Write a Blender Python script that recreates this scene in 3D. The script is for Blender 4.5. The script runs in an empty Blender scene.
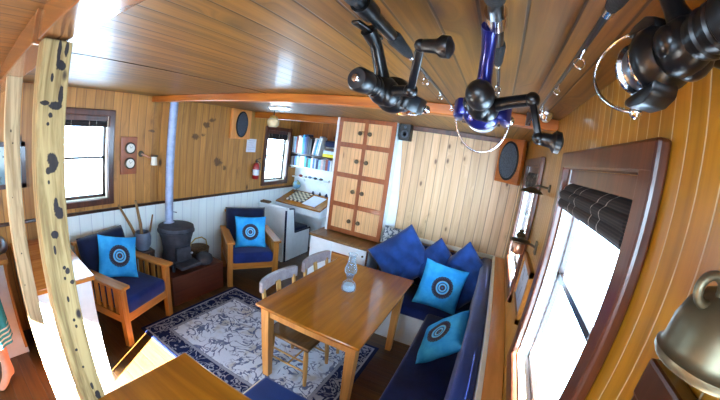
import bpy, bmesh, math, random
from mathutils import Matrix, Vector, Euler
random.seed(7)
sc = bpy.context.scene
C = sc.collection
PI = math.pi
R = math.radians

# ------------------------------------------------------------------ mesh helpers
class MB:
    """collects shapes into one bmesh, build() links them as ONE mesh object"""
    def __init__(s): s.bm = bmesh.new()
    def _add(s, verts, faces, M=None):
        vs = [s.bm.verts.new(M @ Vector(v) if M else Vector(v)) for v in verts]
        fs = []
        for f in faces:
            try: fs.append(s.bm.faces.new([vs[i] for i in f]))
            except ValueError: pass
        return vs, fs
    def box(s, c, d, bev=0.0, M=None, seg=2):
        x, y, z = c; a, b, e = d[0]/2, d[1]/2, d[2]/2
        v = [(x-a,y-b,z-e),(x+a,y-b,z-e),(x+a,y+b,z-e),(x-a,y+b,z-e),(x-a,y-b,z+e),(x+a,y-b,z+e),(x+a,y+b,z+e),(x-a,y+b,z+e)]
        f = [(0,3,2,1),(4,5,6,7),(0,1,5,4),(1,2,6,5),(2,3,7,6),(3,0,4,7)]
        vs, fs = s._add(v, f, M)
        if bev > 0:
            es = list({e for q in fs for e in q.edges})
            bmesh.ops.bevel(s.bm, geom=es, offset=min(bev, min(d)*.45), segments=seg, profile=.5, affect='EDGES')
        return s
    def bx(s, x0, x1, y0, y1, z0, z1, bev=0.0, M=None, seg=2):
        return s.box(((x0+x1)/2,(y0+y1)/2,(z0+z1)/2), (abs(x1-x0),abs(y1-y0),abs(z1-z0)), bev, M, seg)
    def bar(s, p0, p1, w, h, bev=0.0, up=(0,0,1)):
        p0, p1 = Vector(p0), Vector(p1); d = p1-p0; L = d.length; d.normalize()
        u = Vector(up); sx = d.cross(u)
        if sx.length < 1e-4: sx = d.cross(Vector((1,0,0)))
        sx.normalize(); su = sx.cross(d)
        M = Matrix(((sx.x,d.x,su.x,(p0.x+p1.x)/2),(sx.y,d.y,su.y,(p0.y+p1.y)/2),(sx.z,d.z,su.z,(p0.z+p1.z)/2),(0,0,0,1)))
        return s.box((0,0,0),(w,L,h),bev,M)
    def tube(s, pts, r, seg=10, closed=False):
        pts = [Vector(p) for p in pts]; n = len(pts)
        rs = r if isinstance(r,(list,tuple)) else [r]*n
        ring = []; prev = None
        for i,p in enumerate(pts):
            a = pts[i-1] if (i>0 or closed) else pts[i]; b = pts[(i+1)%n] if (i<n-1 or closed) else pts[i]
            t = (b-a).normalized()
            if prev is None:
                q = Vector((0,0,1)) if abs(t.z)<.9 else Vector((1,0,0))
                nx = t.cross(q).normalized()
            else:
                nx = prev - t*prev.dot(t); nx.normalize()
            prev = nx; ny = t.cross(nx)
            ring.append([s.bm.verts.new(p+(nx*math.cos(2*PI*k/seg)+ny*math.sin(2*PI*k/seg))*rs[i]) for k in range(seg)])
        for i in range(n if closed else n-1):
            A, B = ring[i], ring[(i+1)%n]
            for k in range(seg):
                try: s.bm.faces.new((A[k],A[(k+1)%seg],B[(k+1)%seg],B[k]))
                except ValueError: pass
        if not closed:
            s.bm.faces.new(list(reversed(ring[0]))); s.bm.faces.new(ring[-1])
        return s
    def lathe(s, prof, M=None, seg=24):
        """prof: list of (radius, height) around local z"""
        rings = []
        for r,z in prof:
            if r < 1e-6: rings.append([s.bm.verts.new((M @ Vector((0,0,z))) if M else (0,0,z))])
            else: rings.append([s.bm.verts.new((M @ Vector((r*math.cos(2*PI*k/seg),r*math.sin(2*PI*k/seg),z))) if M else (r*math.cos(2*PI*k/seg),r*math.sin(2*PI*k/seg),z)) for k in range(seg)])
        for A,B in zip(rings,rings[1:]):
            for k in range(seg):
                j=(k+1)%seg
                f = [A[k],A[j],B[j],B[k]] if len(A)>1 and len(B)>1 else ([A[0],B[j],B[k]] if len(A)==1 and len(B)>1 else ([A[k],A[j],B[0]] if len(B)==1 and len(A)>1 else None))
                if f:
                    try: s.bm.faces.new(f)
                    except ValueError: pass
        return s
    def ball(s, c, r, M=None, seg=16):
        r = r if isinstance(r,(tuple,list)) else (r,r,r)
        T = Matrix.Translation(c) @ Matrix.Diagonal((r[0],r[1],r[2],1))
        if M: T = M @ T
        n = seg//2
        return s.lathe([(math.sin(PI*i/n) if 0<i<n else 0, -math.cos(PI*i/n)) for i in range(n+1)], T, seg)
    def prism(s, poly, z0, z1, M=None, bev=0.0):
        n = len(poly)
        v = [(x,y,z0) for x,y in poly]+[(x,y,z1) for x,y in poly]
        f = [tuple(reversed(range(n))), tuple(range(n,2*n))]+[(i,(i+1)%n,n+(i+1)%n,n+i) for i in range(n)]
        vs, fs = s._add(v,f,M)
        if bev>0:
            bmesh.ops.bevel(s.bm, geom=list({e for q in fs for e in q.edges}), offset=bev, segments=2, profile=.5, affect='EDGES')
        return s
    def grid(s, fn, nu, nv, M=None, wrapu=False):
        P = [[s.bm.verts.new((M @ Vector(fn(i/nu,j/nv))) if M else fn(i/nu,j/nv)) for j in range(nv+1)] for i in range(nu if wrapu else nu+1)]
        for i in range(nu):
            for j in range(nv):
                k=(i+1)%len(P)
                s.bm.faces.new((P[i][j],P[k][j],P[k][j+1],P[i][j+1]))
        return s
    def pillow(s, w, h, t, M=None, n=18, pinch=.06, lump=0.0, seed=0, square=5.0):
        rnd = random.Random(seed); ph = [rnd.uniform(0,6.28) for _ in range(6)]
        def side(sg):
            def fn(u,v):
                a, b = 2*u-1, 2*v-1
                k = (1-abs(a)**square)*(1-abs(b)**square)
                k = max(0.0,k)**.45
                pa = 1 - pinch*(1-abs(b)**2)*abs(a)**3*1.0
                pb = 1 - pinch*(1-abs(a)**2)*abs(b)**3*1.0
                dz = lump*(math.sin(5*a+ph[0])*math.sin(4*b+ph[1])+.6*math.sin(9*a+ph[2]+3*b)+.4*math.sin(11*b+ph[3]-4*a))
                edge = k
                return (a*w/2*pa, sg*(t/2*k + .003*(sg>0)) + dz*edge, b*h/2*pb)
            return fn
        s.grid(side(1), n, n, M); s.grid(side(-1), n, n, M)
        bmesh.ops.remove_doubles(s.bm, verts=s.bm.verts, dist=.0035)
        bmesh.ops.recalc_face_normals(s.bm, faces=s.bm.faces)
        return s
    def build(s, name, mat=None, parent=None, smooth=None, loc=None, rot=None, recalc=True):
        if recalc: bmesh.ops.recalc_face_normals(s.bm, faces=s.bm.faces)
        me = bpy.data.meshes.new(name); s.bm.to_mesh(me); s.bm.free()
        if smooth is not None and len(me.polygons):
            me.shade_smooth()
            me.set_sharp_from_angle(angle=R(smooth))
        if mat: me.materials.append(mat)
        o = bpy.data.objects.new(name, me); C.objects.link(o)
        if parent: o.parent = parent
        if loc is not None: o.location = loc
        if rot is not None: o.rotation_euler = rot
        return o

def tag(o, label=None, cat=None, group=None, kind=None):
    if label: o['label'] = label
    if cat: o['category'] = cat
    if group: o['group'] = group
    if kind: o['kind'] = kind
    return o
def thing(name, label, cat, loc=(0,0,0), rz=0.0, group=None, kind=None):
    o = bpy.data.objects.new(name, None); C.objects.link(o)
    o.empty_display_size = .05
    o.location = loc; o.rotation_euler = (0,0,rz)
    return tag(o, label, cat, group, kind)
def copy_tree(o, parent=None):
    c = o.copy(); C.objects.link(c); c.parent = parent
    for ch in list(o.children): copy_tree(ch, c)
    return c
def RX(a): return Matrix.Rotation(a,4,'X')
def RY(a): return Matrix.Rotation(a,4,'Y')
def RZ(a): return Matrix.Rotation(a,4,'Z')
def T(x,y,z): return Matrix.Translation((x,y,z))
YAX = RX(-PI/2)      # local z -> +y
XAX = RY(PI/2)       # local z -> +x

# ------------------------------------------------------------------ materials
def s2l(c):
    c = tuple(min(v,255) for v in c)
    return tuple((v/255/12.92 if v/255<=.04045 else ((v/255+.055)/1.055)**2.4) for v in c)+(1,)
def ws(c):   # wood tones, a little yellower
    p=lambda v: 255*(v/255)**1.16
    return s2l((p(c[0]*1.03), p(c[1]*.95), p(c[2]*.76)))
class NT:
    def __init__(s, name):
        s.m = bpy.data.materials.new(name); s.m.use_nodes = True; s.t = s.m.node_tree; s.t.nodes.clear()
        s.out = s.n('ShaderNodeOutputMaterial'); s.b = s.n('ShaderNodeBsdfPrincipled'); s.l(s.b.outputs[0], s.out.inputs[0])
    def n(s, ty, **k):
        q = s.t.nodes.new(ty)
        for a,v in k.items(): setattr(q,a,v)
        return q
    def l(s,a,b): s.t.links.new(a,b)
    def set(s, sock, v):
        if isinstance(v, bpy.types.NodeSocket): s.l(v, sock)
        else: sock.default_value = v
    def math(s, op, a, b=0.0, c=None, clamp=False):
        q = s.n('ShaderNodeMath', operation=op, use_clamp=clamp)
        s.set(q.inputs[0],a); s.set(q.inputs[1],b)
        if c is not None: s.set(q.inputs[2],c)
        return q.outputs[0]
    def mix(s, f, a, b, blend='MIX'):
        q = s.n('ShaderNodeMix', data_type='RGBA', blend_type=blend)
        s.set(q.inputs[0],f); s.set(q.inputs[6],a); s.set(q.inputs[7],b)
        return q.outputs[2]
    def ss(s, v, lo, hi):   # smoothstep lo..hi -> 0..1
        q = s.n('ShaderNodeMapRange', interpolation_type='SMOOTHSTEP')
        s.set(q.inputs[0],v); q.inputs[1].default_value=lo; q.inputs[2].default_value=hi
        return q.outputs[0]
    def noise(s, vec, scale, detail=3, rough=.55, dist=0.0):
        q = s.n('ShaderNodeTexNoise'); s.l(vec,q.inputs['Vector']); q.inputs['Scale'].default_value=scale
        q.inputs['Detail'].default_value=detail; q.inputs['Roughness'].default_value=rough; q.inputs['Distortion'].default_value=dist
        return q.outputs[0]
    def comb(s,x,y,z):
        q = s.n('ShaderNodeCombineXYZ'); s.set(q.inputs[0],x); s.set(q.inputs[1],y); s.set(q.inputs[2],z); return q.outputs[0]
    def pos(s):
        q = s.n('ShaderNodeNewGeometry'); p = s.n('ShaderNodeSeparateXYZ'); s.l(q.outputs['Position'],p.inputs[0]); return q.outputs['Position'], p.outputs
    def obj(s):
        q = s.n('ShaderNodeTexCoord'); p = s.n('ShaderNodeSeparateXYZ'); s.l(q.outputs['Object'],p.inputs[0]); return q.outputs['Object'], p.outputs
    def bump(s, h, strength=.3, dist=.01):
        q = s.n('ShaderNodeBump'); q.inputs['Strength'].default_value=strength; q.inputs['Distance'].default_value=dist
        s.l(h,q.inputs['Height']); s.l(q.outputs[0],s.b.inputs['Normal'])
    def fin(s, col, rough=.5, metal=0.0, spec=.5, coat=0.0, coatr=.1):
        s.set(s.b.inputs['Base Color'],col); s.set(s.b.inputs['Roughness'],rough); s.b.inputs['Metallic'].default_value=metal
        s.b.inputs['Specular IOR Level'].default_value=spec
        s.b.inputs['Coat Weight'].default_value=coat; s.b.inputs['Coat Roughness'].default_value=coatr
        return s.m

def plain(name, rgb, rough=.5, metal=0.0, var=.08, scale=14, spec=.5, coat=0.0, bump=0.0, bscale=200):
    k = NT(name); v,_ = k.obj(); c = s2l(rgb)
    f = k.noise(v, scale, 4)
    col = k.mix(k.ss(f,.3,.7), tuple(x*(1-var) for x in c[:3])+(1,), tuple(min(1,x*(1+var)) for x in c[:3])+(1,))
    if bump: k.bump(k.noise(v,bscale,2), bump, .003)
    return k.fin(col, rough, metal, spec, coat)

def planks(name, ax, al, w, light, dark, groove, knot, rough=.4, gw=.045, knots=1.0, off=0.0, coat=0.0, kscale=1.0, vary=.35, bumps=.5, contrast=1.0, coord='pos', stains=()):
    k = NT(name); v,p = k.pos() if coord=='pos' else k.obj()
    a = k.math('ADD', k.math('DIVIDE', p[ax], w), off); l = p[al]
    idx = k.math('FLOOR', a); fr = k.math('FRACT', a)
    wn = k.n('ShaderNodeTexWhiteNoise', noise_dimensions='1D'); k.l(idx, wn.inputs['W']); rnd = wn.outputs['Value']
    shift = k.math('MULTIPLY', rnd, 37.0)
    ll = k.math('ADD', l, shift)
    # knots (a voronoi cell that exists only sometimes)
    kv = k.comb(k.math('MULTIPLY', p[ax], 5.5*kscale), k.math('MULTIPLY', ll, 2.6*kscale), k.math('MULTIPLY', idx, 1.7))
    vo = k.n('ShaderNodeTexVoronoi', feature='F1'); k.l(kv, vo.inputs['Vector']); vo.inputs['Scale'].default_value=1.0
    cs = k.n('ShaderNodeSeparateColor'); k.l(vo.outputs['Color'], cs.inputs[0])
    has = k.math('LESS_THAN', cs.outputs[0], .42*knots)
    kd = vo.outputs['Distance']
    km = k.math('MULTIPLY', k.math('SUBTRACT',1.0,k.ss(kd,.05,.17)), has)
    halo = k.math('MULTIPLY', k.math('SUBTRACT',1.0,k.ss(kd,.08,.42)), has)
    # grain bends round the knots
    gx = k.math('ADD', k.math('MULTIPLY', p[ax], 42.0), k.math('MULTIPLY', halo, 3.0))
    gv = k.comb(gx, k.math('MULTIPLY', ll, 1.4), shift)
    g1 = k.noise(gv, 1.0, 5, .6, .6)
    g2 = k.noise(k.comb(k.math('MULTIPLY',p[ax],9.0), k.math('MULTIPLY',ll,1.1), shift), 1.0, 3, .5, 1.2)
    g = k.math('ADD', k.math('MULTIPLY', g1, .6), k.math('MULTIPLY', g2, .4))
    g = k.ss(g, .5-.22/contrast, .5+.22/contrast)
    col = k.mix(g, ws(dark), ws(light))
    tone = k.math('ADD', 1.0-vary/2, k.math('MULTIPLY', rnd, vary))
    col = k.mix(1.0, col, k.comb(tone,tone,tone), 'MULTIPLY')
    col = k.mix(k.math('MULTIPLY',halo,.45), col, ws(dark))
    col = k.mix(k.math('MULTIPLY',km,.9), col, s2l(knot))
    if stains:
        sn = k.noise(v, 16, 4, .65); acc=None
        for (cu,cv,ru,rv) in stains:
            du=k.math('DIVIDE',k.math('SUBTRACT',p[ax],cu),ru); dv=k.math('DIVIDE',k.math('SUBTRACT',l,cv),rv)
            q=k.math('SUBTRACT',1.0,k.math('ADD',k.math('MULTIPLY',du,du),k.math('MULTIPLY',dv,dv)))
            acc=q if acc is None else k.math('MAXIMUM',acc,q)
        sm=k.ss(k.math('ADD',acc,k.math('MULTIPLY',k.math('SUBTRACT',sn,.5),3.2)),.25,.9)
        col=k.mix(k.math('MULTIPLY',k.math('MULTIPLY',sm,k.math('GREATER_THAN',acc,-.6)),.75),col,s2l((62,44,34)))
    ed = k.math('MINIMUM', fr, k.math('SUBTRACT',1.0,fr))
    gr = k.math('SUBTRACT',1.0,k.ss(ed,gw*.35,gw))
    col = k.mix(k.math('MULTIPLY',gr,.85), col, s2l(groove))
    if bumps: k.bump(k.math('ADD', k.math('MULTIPLY',gr,-1.0), k.math('MULTIPLY',g1,.08)), bumps, .006)
    return k.fin(col, rough, coat=coat)

def wood(name, light, dark, ax=1, rough=.35, scale=1.0, coat=0.0, contrast=1.0, spec=.5):
    k = NT(name); v,p = k.obj()
    o = [i for i in range(3) if i!=ax]
    oi = k.n('ShaderNodeObjectInfo')
    sh = k.math('MULTIPLY', oi.outputs['Random'], 9.0)
    gv = k.comb(k.math('ADD',k.math('MULTIPLY',p[o[0]],26*scale),sh), k.math('MULTIPLY',p[o[1]],26*scale), k.math('MULTIPLY',p[ax],1.8*scale))
    g1 = k.noise(gv, 1.0, 5, .6, .8)
    g2 = k.noise(gv, .22, 3, .5, 1.5)
    g = k.ss(k.math('ADD',k.math('MULTIPLY',g1,.55),k.math('MULTIPLY',g2,.45)), .5-.2/contrast, .5+.2/contrast)
    k.bump(g1,.08,.004)
    return k.fin(k.mix(g,ws(dark),ws(light)), rough, coat=coat, spec=spec)

def glass(name, tint=(235,245,250), refl=.9, opacity=0.0):
    k = NT(name); k.t.nodes.remove(k.b)
    tr = k.n('ShaderNodeBsdfTransparent'); tr.inputs[0].default_value=s2l(tint)
    gl = k.n('ShaderNodeBsdfGlossy'); gl.inputs['Roughness'].default_value=.03
    lw = k.n('ShaderNodeLayerWeight'); lw.inputs[0].default_value=.5; fo = k.math('ADD',.04,k.math('MULTIPLY',.9,k.math('POWER',lw.outputs['Facing'],5.0)))
    v,_ = k.obj(); nz = k.noise(v,3.0,2)
    f = k.math('ADD', k.math('MULTIPLY', fo, refl), k.math('MULTIPLY', nz, .01+opacity))
    ms = k.n('ShaderNodeMixShader'); k.l(f,ms.inputs[0]); k.l(tr.outputs[0],ms.inputs[1]); k.l(gl.outputs[0],ms.inputs[2])
    k.l(ms.outputs[0],k.out.inputs[0]); return k.m

def fabric(name, rgb, rough=.85, weave=350, var=.25, sheen=.3):
    k = NT(name); v,p = k.obj(); c = s2l(rgb)
    f = k.noise(v, 6.0, 4); w = k.noise(v, weave, 2)
    col = k.mix(k.ss(f,.3,.7), tuple(x*(1-var) for x in c[:3])+(1,), tuple(min(1,x*(1+var)) for x in c[:3])+(1,))
    k.bump(k.math('ADD',k.math('MULTIPLY',w,.4),f),.25,.006)
    k.b.inputs['Sheen Weight'].default_value=sheen; k.b.inputs['Sheen Roughness'].default_value=.4
    return k.fin(col, rough, spec=.25)

def mandala(name):
    k = NT(name); v,p = k.obj()
    x,z = p[0],p[2]
    r = k.math('SQRT', k.math('ADD',k.math('MULTIPLY',x,x),k.math('MULTIPLY',z,z)))
    th = k.math('ARCTAN2', z, x)
    pet = k.math('MULTIPLY', k.math('SINE', k.math('MULTIPLY',th,22.0)), .0025)
    rr = k.math('ADD', r, pet)
    def band(v_,a,b,s=.003): return k.math('MULTIPLY', k.ss(v_,a-s,a+s), k.math('SUBTRACT',1.0,k.ss(v_,b-s,b+s)))
    teal=s2l((22,158,222)); brown=s2l((58,46,60)); lt=s2l((150,205,235))
    f = k.noise(v,9.0,3); base = k.mix(k.ss(f,.3,.7), s2l((40,158,236)), s2l((70,190,252)))
    dots = k.math('GREATER_THAN', k.math('SINE',k.math('MULTIPLY',th,34.0)), .35)
    col = k.mix(band(k.math('ADD',r,k.math('MULTIPLY',pet,.6)),.066,.108,.005), base, brown)
    col = k.mix(k.math('MULTIPLY',band(r,.092,.101),k.math('MULTIPLY',dots,.3)), col, teal)
    col = k.mix(band(r,.058,.066), col, lt)
    col = k.mix(band(r,.040,.048), col, brown)
    col = k.mix(band(r,.0315,.040), col, lt)
    col = k.mix(band(k.math('ADD',r,k.math('MULTIPLY',pet,.5)),-1,.026), col, s2l((84,58,58)))
    col = k.mix(band(r,-1,.009), col, s2l((40,120,180)))
    k.bump(k.math('ADD',k.math('MULTIPLY',k.noise(v,300,2),.3),f),.25,.006)
    return k.fin(col,.75,spec=.25)

def weathered(name, stains=(), dark=(112,90,56), light=(164,138,94)):
    k = NT(name); v,p = k.obj()
    gv = k.comb(k.math('MULTIPLY',p[0],34),k.math('MULTIPLY',p[1],34),k.math('MULTIPLY',p[2],2.2))
    g = k.noise(gv,1.0,5,.65,.7)
    col = k.mix(k.ss(g,.32,.66), s2l(dark), s2l(light))
    b = k.noise(k.comb(k.math('MULTIPLY',p[0],9),k.math('MULTIPLY',p[1],9),k.math('MULTIPLY',p[2],3.6)),1.0,4,.6,.5)
    st = k.ss(b,.74,.84)
    if stains:
        sn=k.noise(k.comb(k.math('MULTIPLY',p[0],60),k.math('MULTIPLY',p[1],60),k.math('MULTIPLY',p[2],40)),1.0,4,.6); acc=None
        for (cu,cv,ru,rv) in stains:
            ru*=.9; rv*=.9
            du=k.math('DIVIDE',k.math('SUBTRACT',p[1],cu),ru); dv=k.math('DIVIDE',k.math('SUBTRACT',p[2],cv),rv)
            q=k.math('SUBTRACT',1.0,k.math('ADD',k.math('MULTIPLY',du,du),k.math('MULTIPLY',dv,dv)))
            acc=q if acc is None else k.math('MAXIMUM',acc,q)
        st=k.math('MAXIMUM',st,k.ss(k.math('ADD',acc,k.math('MULTIPLY',k.math('SUBTRACT',sn,.5),2.4)),-.1,.3))
    col = k.mix(k.math('MULTIPLY',st,.93), col, s2l((20,21,32)))
    vo = k.n('ShaderNodeTexVoronoi'); k.l(k.comb(k.math('MULTIPLY',p[0],16),k.math('MULTIPLY',p[1],16),k.math('MULTIPLY',p[2],8)),vo.inputs['Vector']); vo.inputs['Scale'].default_value=1.0
    dots = k.math('SUBTRACT',1.0,k.ss(vo.outputs['Distance'],.10,.2))
    cs = k.n('ShaderNodeSeparateColor'); k.l(vo.outputs['Color'],cs.inputs[0])
    col = k.mix(k.math('MULTIPLY',dots,k.math('LESS_THAN',cs.outputs[0],.4)), col, s2l((48,38,36)))
    k.bump(g,.25,.004)
    return k.fin(col,.7,spec=.15)

def rugmat(name, W, H):
    k = NT(name); v,p = k.obj()
    ax = k.math('SUBTRACT', W/2, k.math('ABSOLUTE',p[0])); ay = k.math('SUBTRACT', H/2, k.math('ABSOLUTE',p[1]))
    d = k.math('MINIMUM',ax,ay)
    def band(a,b,s=.004): return k.math('MULTIPLY', k.ss(d,a-s,a+s), k.math('SUBTRACT',1.0,k.ss(d,b-s,b+s)))
    n1 = k.noise(v, 6.0, 2.0, .5, 1.6); n2 = k.noise(v, 11.0, 2, .5, 1.2)
    curl = k.math('SUBTRACT',1.0,k.ss(k.math('ABSOLUTE',k.math('SUBTRACT',n1,.5)),.022,.042))
    blob = k.ss(n2,.62,.66)
    dens = k.ss(k.noise(v,3.4,2),.36,.48)
    motif = k.math('MULTIPLY', k.math('MAXIMUM',curl,blob), dens)
    fine = k.noise(v,120,2)
    field = k.mix(fine, s2l((204,218,242)), s2l((234,241,252)))
    field = k.mix(k.math('MULTIPLY',k.ss(k.noise(v,5.0,2),.52,.66),.5), field, s2l((168,160,146)))
    field = k.mix(k.math('MULTIPLY',motif,.85), field, s2l((62,80,132)))
    nb = k.noise(v, 9.0, 2, .5, 1.2)
    bm_ = k.math('MAXIMUM', k.math('SUBTRACT',1.0,k.ss(k.math('ABSOLUTE',k.math('SUBTRACT',nb,.5)),.015,.04)), k.ss(nb,.6,.64))
    navy = k.mix(fine, s2l((24,32,66)), s2l((38,48,90)))
    bord = k.mix(k.math('MULTIPLY',bm_,.8), navy, s2l((170,174,188)))
    col = k.mix(k.ss(d,.232,.24), bord, field)
    col = k.mix(band(.205,.232), col, s2l((150,156,176)))
    col = k.mix(k.math('SUBTRACT',1.0,k.ss(d,.05,.055)), col, navy)
    col = k.mix(band(.035,.052), col, s2l((165,170,186)))
    k.bump(fine,.4,.004)
    return k.fin(col,.95,spec=.1)

M = {}
M['pine_port'] = planks('pine_port',1,2,.098,(206,168,116),(164,126,80),(106,74,46),(62,40,28),rough=.42,knots=1.9,contrast=.8,vary=.34,gw=.04,stains=[(1.753,1.905,.05,.018),(2.53,2.02,.07,.06),(2.37,1.86,.09,.05),(2.77,1.53,.10,.08),(2.49,1.89,.05,.04),(2.62,2.09,.08,.04),(2.9,1.45,.05,.05)])
M['pine_back'] = planks('pine_back',0,2,.094,(226,212,214),(202,180,172),(146,116,92),(98,64,42),rough=.42,knots=1.6,vary=.3,contrast=.9,gw=.06,kscale=1.5)
M['pine_star'] = planks('pine_star',1,2,.051,(188,152,58),(154,120,40),(216,198,160),(96,60,28),rough=.3,gw=.05,knots=.6,vary=.22,coat=.3,contrast=1.0,bumps=.25,off=.12)  # pale groove colour is painted shine along the board joints
M['pine_nook'] = planks('pine_nook',0,2,.1,(176,122,64),(128,82,40),(74,44,22),(60,36,24),rough=.45)
M['ceiling'] = planks('ceiling_boards',0,1,.092,(146,114,52),(104,80,33),(50,36,20),(58,36,24),rough=.47,knots=1.0,gw=.05,vary=.3,coat=.06,contrast=1.3,off=.72,bumps=.3)
M['floor'] = planks('floor_boards',1,0,.11,(116,88,52),(76,55,32),(38,27,15),(50,30,18),rough=.35,knots=.4,gw=.03,coat=.2)
M['white_board'] = planks('white_boards',1,2,.13,(236,264,330),(230,258,322),(190,199,214),(205,212,225),rough=.45,knots=0,gw=.03,vary=.05,bumps=.3)
M['mahogany'] = wood('mahogany',(112,68,50),(66,38,32),2,.3,coat=.3)
M['mahogany_dark'] = wood('mahogany_dark',(84,54,46),(52,32,30),2,.3,coat=.4)
M['beam'] = wood('beam_timber',(196,134,66),(156,96,42),0,.35,coat=.2)
M['beam_aft'] = wood('beam_aft_timber',(164,124,98),(128,92,70),0,.22,coat=.5)
M['table'] = wood('varnished_table',(186,134,44),(142,98,26),1,.2,coat=.45,contrast=.8)
M['table_leg'] = wood('table_leg_wood',(214,178,134),(180,138,92),2,.4)
M['cabinet_top'] = wood('varnished_top',(184,132,46),(142,96,28),0,.3,coat=.3,contrast=.8)
M['oak'] = wood('oak_z',(204,162,102),(164,118,66),2,.4)
M['oak_y'] = wood('oak_y',(204,162,102),(164,118,66),1,.38)
M['oak_x'] = wood('oak_x',(204,162,102),(164,118,66),0,.38)
M['pale_x'] = wood('pale_x',(176,184,236),(146,150,196),0,.3)  # blue-grey tint paints a reflected highlight into the chair top rails
M['pale_z'] = wood('pale_z',(206,184,150),(160,134,100),2,.4)
M['pale_y'] = wood('pale_y',(150,122,88),(112,86,58),1,.4)
M['cabframe'] = wood('cabinet_frame',(168,106,66),(132,78,46),2,.35,coat=.2)
M['door_pine'] = planks('door_pine',0,2,.052,(232,208,196),(200,168,146),(150,110,78),(132,84,46),rough=.38,knots=.5,gw=.05,vary=.2,contrast=.8,off=.3)
M['counter_top'] = wood('counter_top_wood',(206,150,86),(170,112,58),1,.18,coat=.5)
M['white'] = plain('white_paint',(240,246,250),.45,var=.03)
M['cream'] = plain('cream_paint',(232,224,206),.45,var=.04)
M['navy'] = fabric('navy_fabric',(38,72,138),var=.25)
M['navy_seat'] = fabric('navy_seat_fabric',(26,46,112),var=.2)
M['navy_dark'] = fabric('dark_navy_fabric',(20,30,62),var=.3)
M['blue_seat'] = fabric('blue_seat_fabric',(30,64,138),var=.12)
M['mandala'] = mandala('mandala_cushion')
M['post'] = weathered('weathered_post',[(.186,2.165,.006,.05),(.197,2.132,.013,.016),(.205,2.17,.006,.025),(.176,2.10,.005,.014),(.190,2.03,.022,.012),(.202,2.055,.008,.035),(.164,2.035,.014,.007),(.178,2.006,.008,.008),(.185,1.888,.017,.028),(.178,1.868,.012,.012),(.173,1.984,.005,.006),(.175,1.837,.004,.007),(.197,1.752,.016,.022),(.190,1.772,.008,.03),(.180,1.696,.012,.013),(.174,1.652,.004,.014),(.193,1.597,.006,.007),(.201,1.585,.008,.012),(.209,1.549,.008,.008),(.190,1.565,.004,.006),(.187,1.50,.004,.012),(.191,1.428,.005,.007),(.193,1.405,.005,.008),(.174,1.325,.005,.006),(.179,1.254,.004,.006),(.187,1.168,.006,.02),(.196,1.12,.01,.03)])
M['post_pale'] = weathered('pale_post',[(.17,1.93,.004,.008),(.18,1.87,.004,.007),(.165,1.6,.003,.004),(.175,1.3,.004,.006),(.16,1.12,.003,.005)],(160,134,98),(206,182,142))
M['black'] = plain('black_plastic',(12,12,14),.35)
M['black_gloss'] = plain('black_gloss',(10,10,12),.3,spec=.4)
M['foam'] = plain('black_foam',(20,21,24),.9,bump=.4)
M['chrome'] = plain('chrome',(215,218,222),.14,metal=1.0,var=.03)
M['steel'] = plain('brushed_steel',(170,178,190),.3,metal=1.0,var=.1)
M['galv'] = plain('galvanised_pipe',(158,172,204),.5,metal=.25,var=.16,scale=16)
M['iron'] = plain('cast_iron',(62,64,74),.6,metal=.35,var=.25,bump=.2,bscale=60)
M['brass'] = plain('aged_brass',(112,106,84),.42,metal=.75,var=.3,scale=9)
M['brass_bright'] = plain('brass',(190,165,100),.28,metal=.9,var=.12)
M['bronze'] = plain('dark_bronze',(84,74,58),.45,metal=.7,var=.2)
M['copper'] = plain('copper',(176,130,104),.28,metal=.85,var=.15)
M['blue_metal'] = plain('blue_metal',(24,30,104),.3,metal=.6,var=.1,coat=.5)
M['red'] = plain('red_enamel',(170,28,30),.3,coat=.4)
M['brick'] = wood('hearth_timber',(112,64,44),(76,40,28),1,.5)
M['paper'] = plain('paper',(226,228,238),.8,var=.03)
M['gaugeface'] = plain('gauge_face',(238,234,220),.4,var=.03)
M['skin'] = plain('skin',(214,164,140),.55,var=.08)
M['hair'] = plain('hair',(84,60,42),.6,var=.2)
M['wicker'] = plain('wicker',(92,70,50),.8,var=.35,scale=60,bump=.6)
M['stick'] = wood('driftwood',(168,146,124),(112,92,76),2,.7)
M['grey_pot'] = plain('grey_glaze',(110,122,146),.35,var=.15)
M['glass'] = glass('clear_glass')
def lampglass():
    k=NT('lamp_glass'); v,_=k.obj()
    tr=k.n('ShaderNodeBsdfTransparent'); tr.inputs[0].default_value=s2l((236,244,250))
    lw=k.n('ShaderNodeLayerWeight'); lw.inputs[0].default_value=.4
    k.fin(s2l((222,228,232)),.08); nz=k.noise(v,12.0,2)
    f=k.math('ADD',k.math('MULTIPLY',k.math('POWER',lw.outputs['Facing'],1.6),.62),k.math('MULTIPLY',nz,.16),None,True)
    ms=k.n('ShaderNodeMixShader'); k.l(f,ms.inputs[0]); k.l(tr.outputs[0],ms.inputs[1]); k.l(k.b.outputs[0],ms.inputs[2]); k.l(ms.outputs[0],k.out.inputs[0]); return k.m
M['lampglass'] = lampglass()
M['water'] = plain('lamp_oil',(196,214,226),.1,var=.05,coat=.5)
M['blind'] = None
def blindmat():
    k = NT('dark_woven_blind'); v,p = k.pos()
    w = k.math('SINE',k.math('MULTIPLY',p[2],900.0))
    st = k.math('GREATER_THAN',k.math('FRACT',k.math('ADD',k.math('MULTIPLY',p[1],8.0),k.math('MULTIPLY',k.math('SINE',k.math('MULTIPLY',p[1],23.0)),.3))),.95)
    f = k.noise(v,40,3)
    col = k.mix(k.math('MULTIPLY',k.ss(w,-.2,.6),.55), s2l((20,17,18)), s2l((58,48,46)))
    col = k.mix(k.math('MULTIPLY',st,k.ss(f,.3,.6)), col, s2l((205,196,186)))
    return k.fin(col,.8)
M['blind'] = blindmat()
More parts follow.
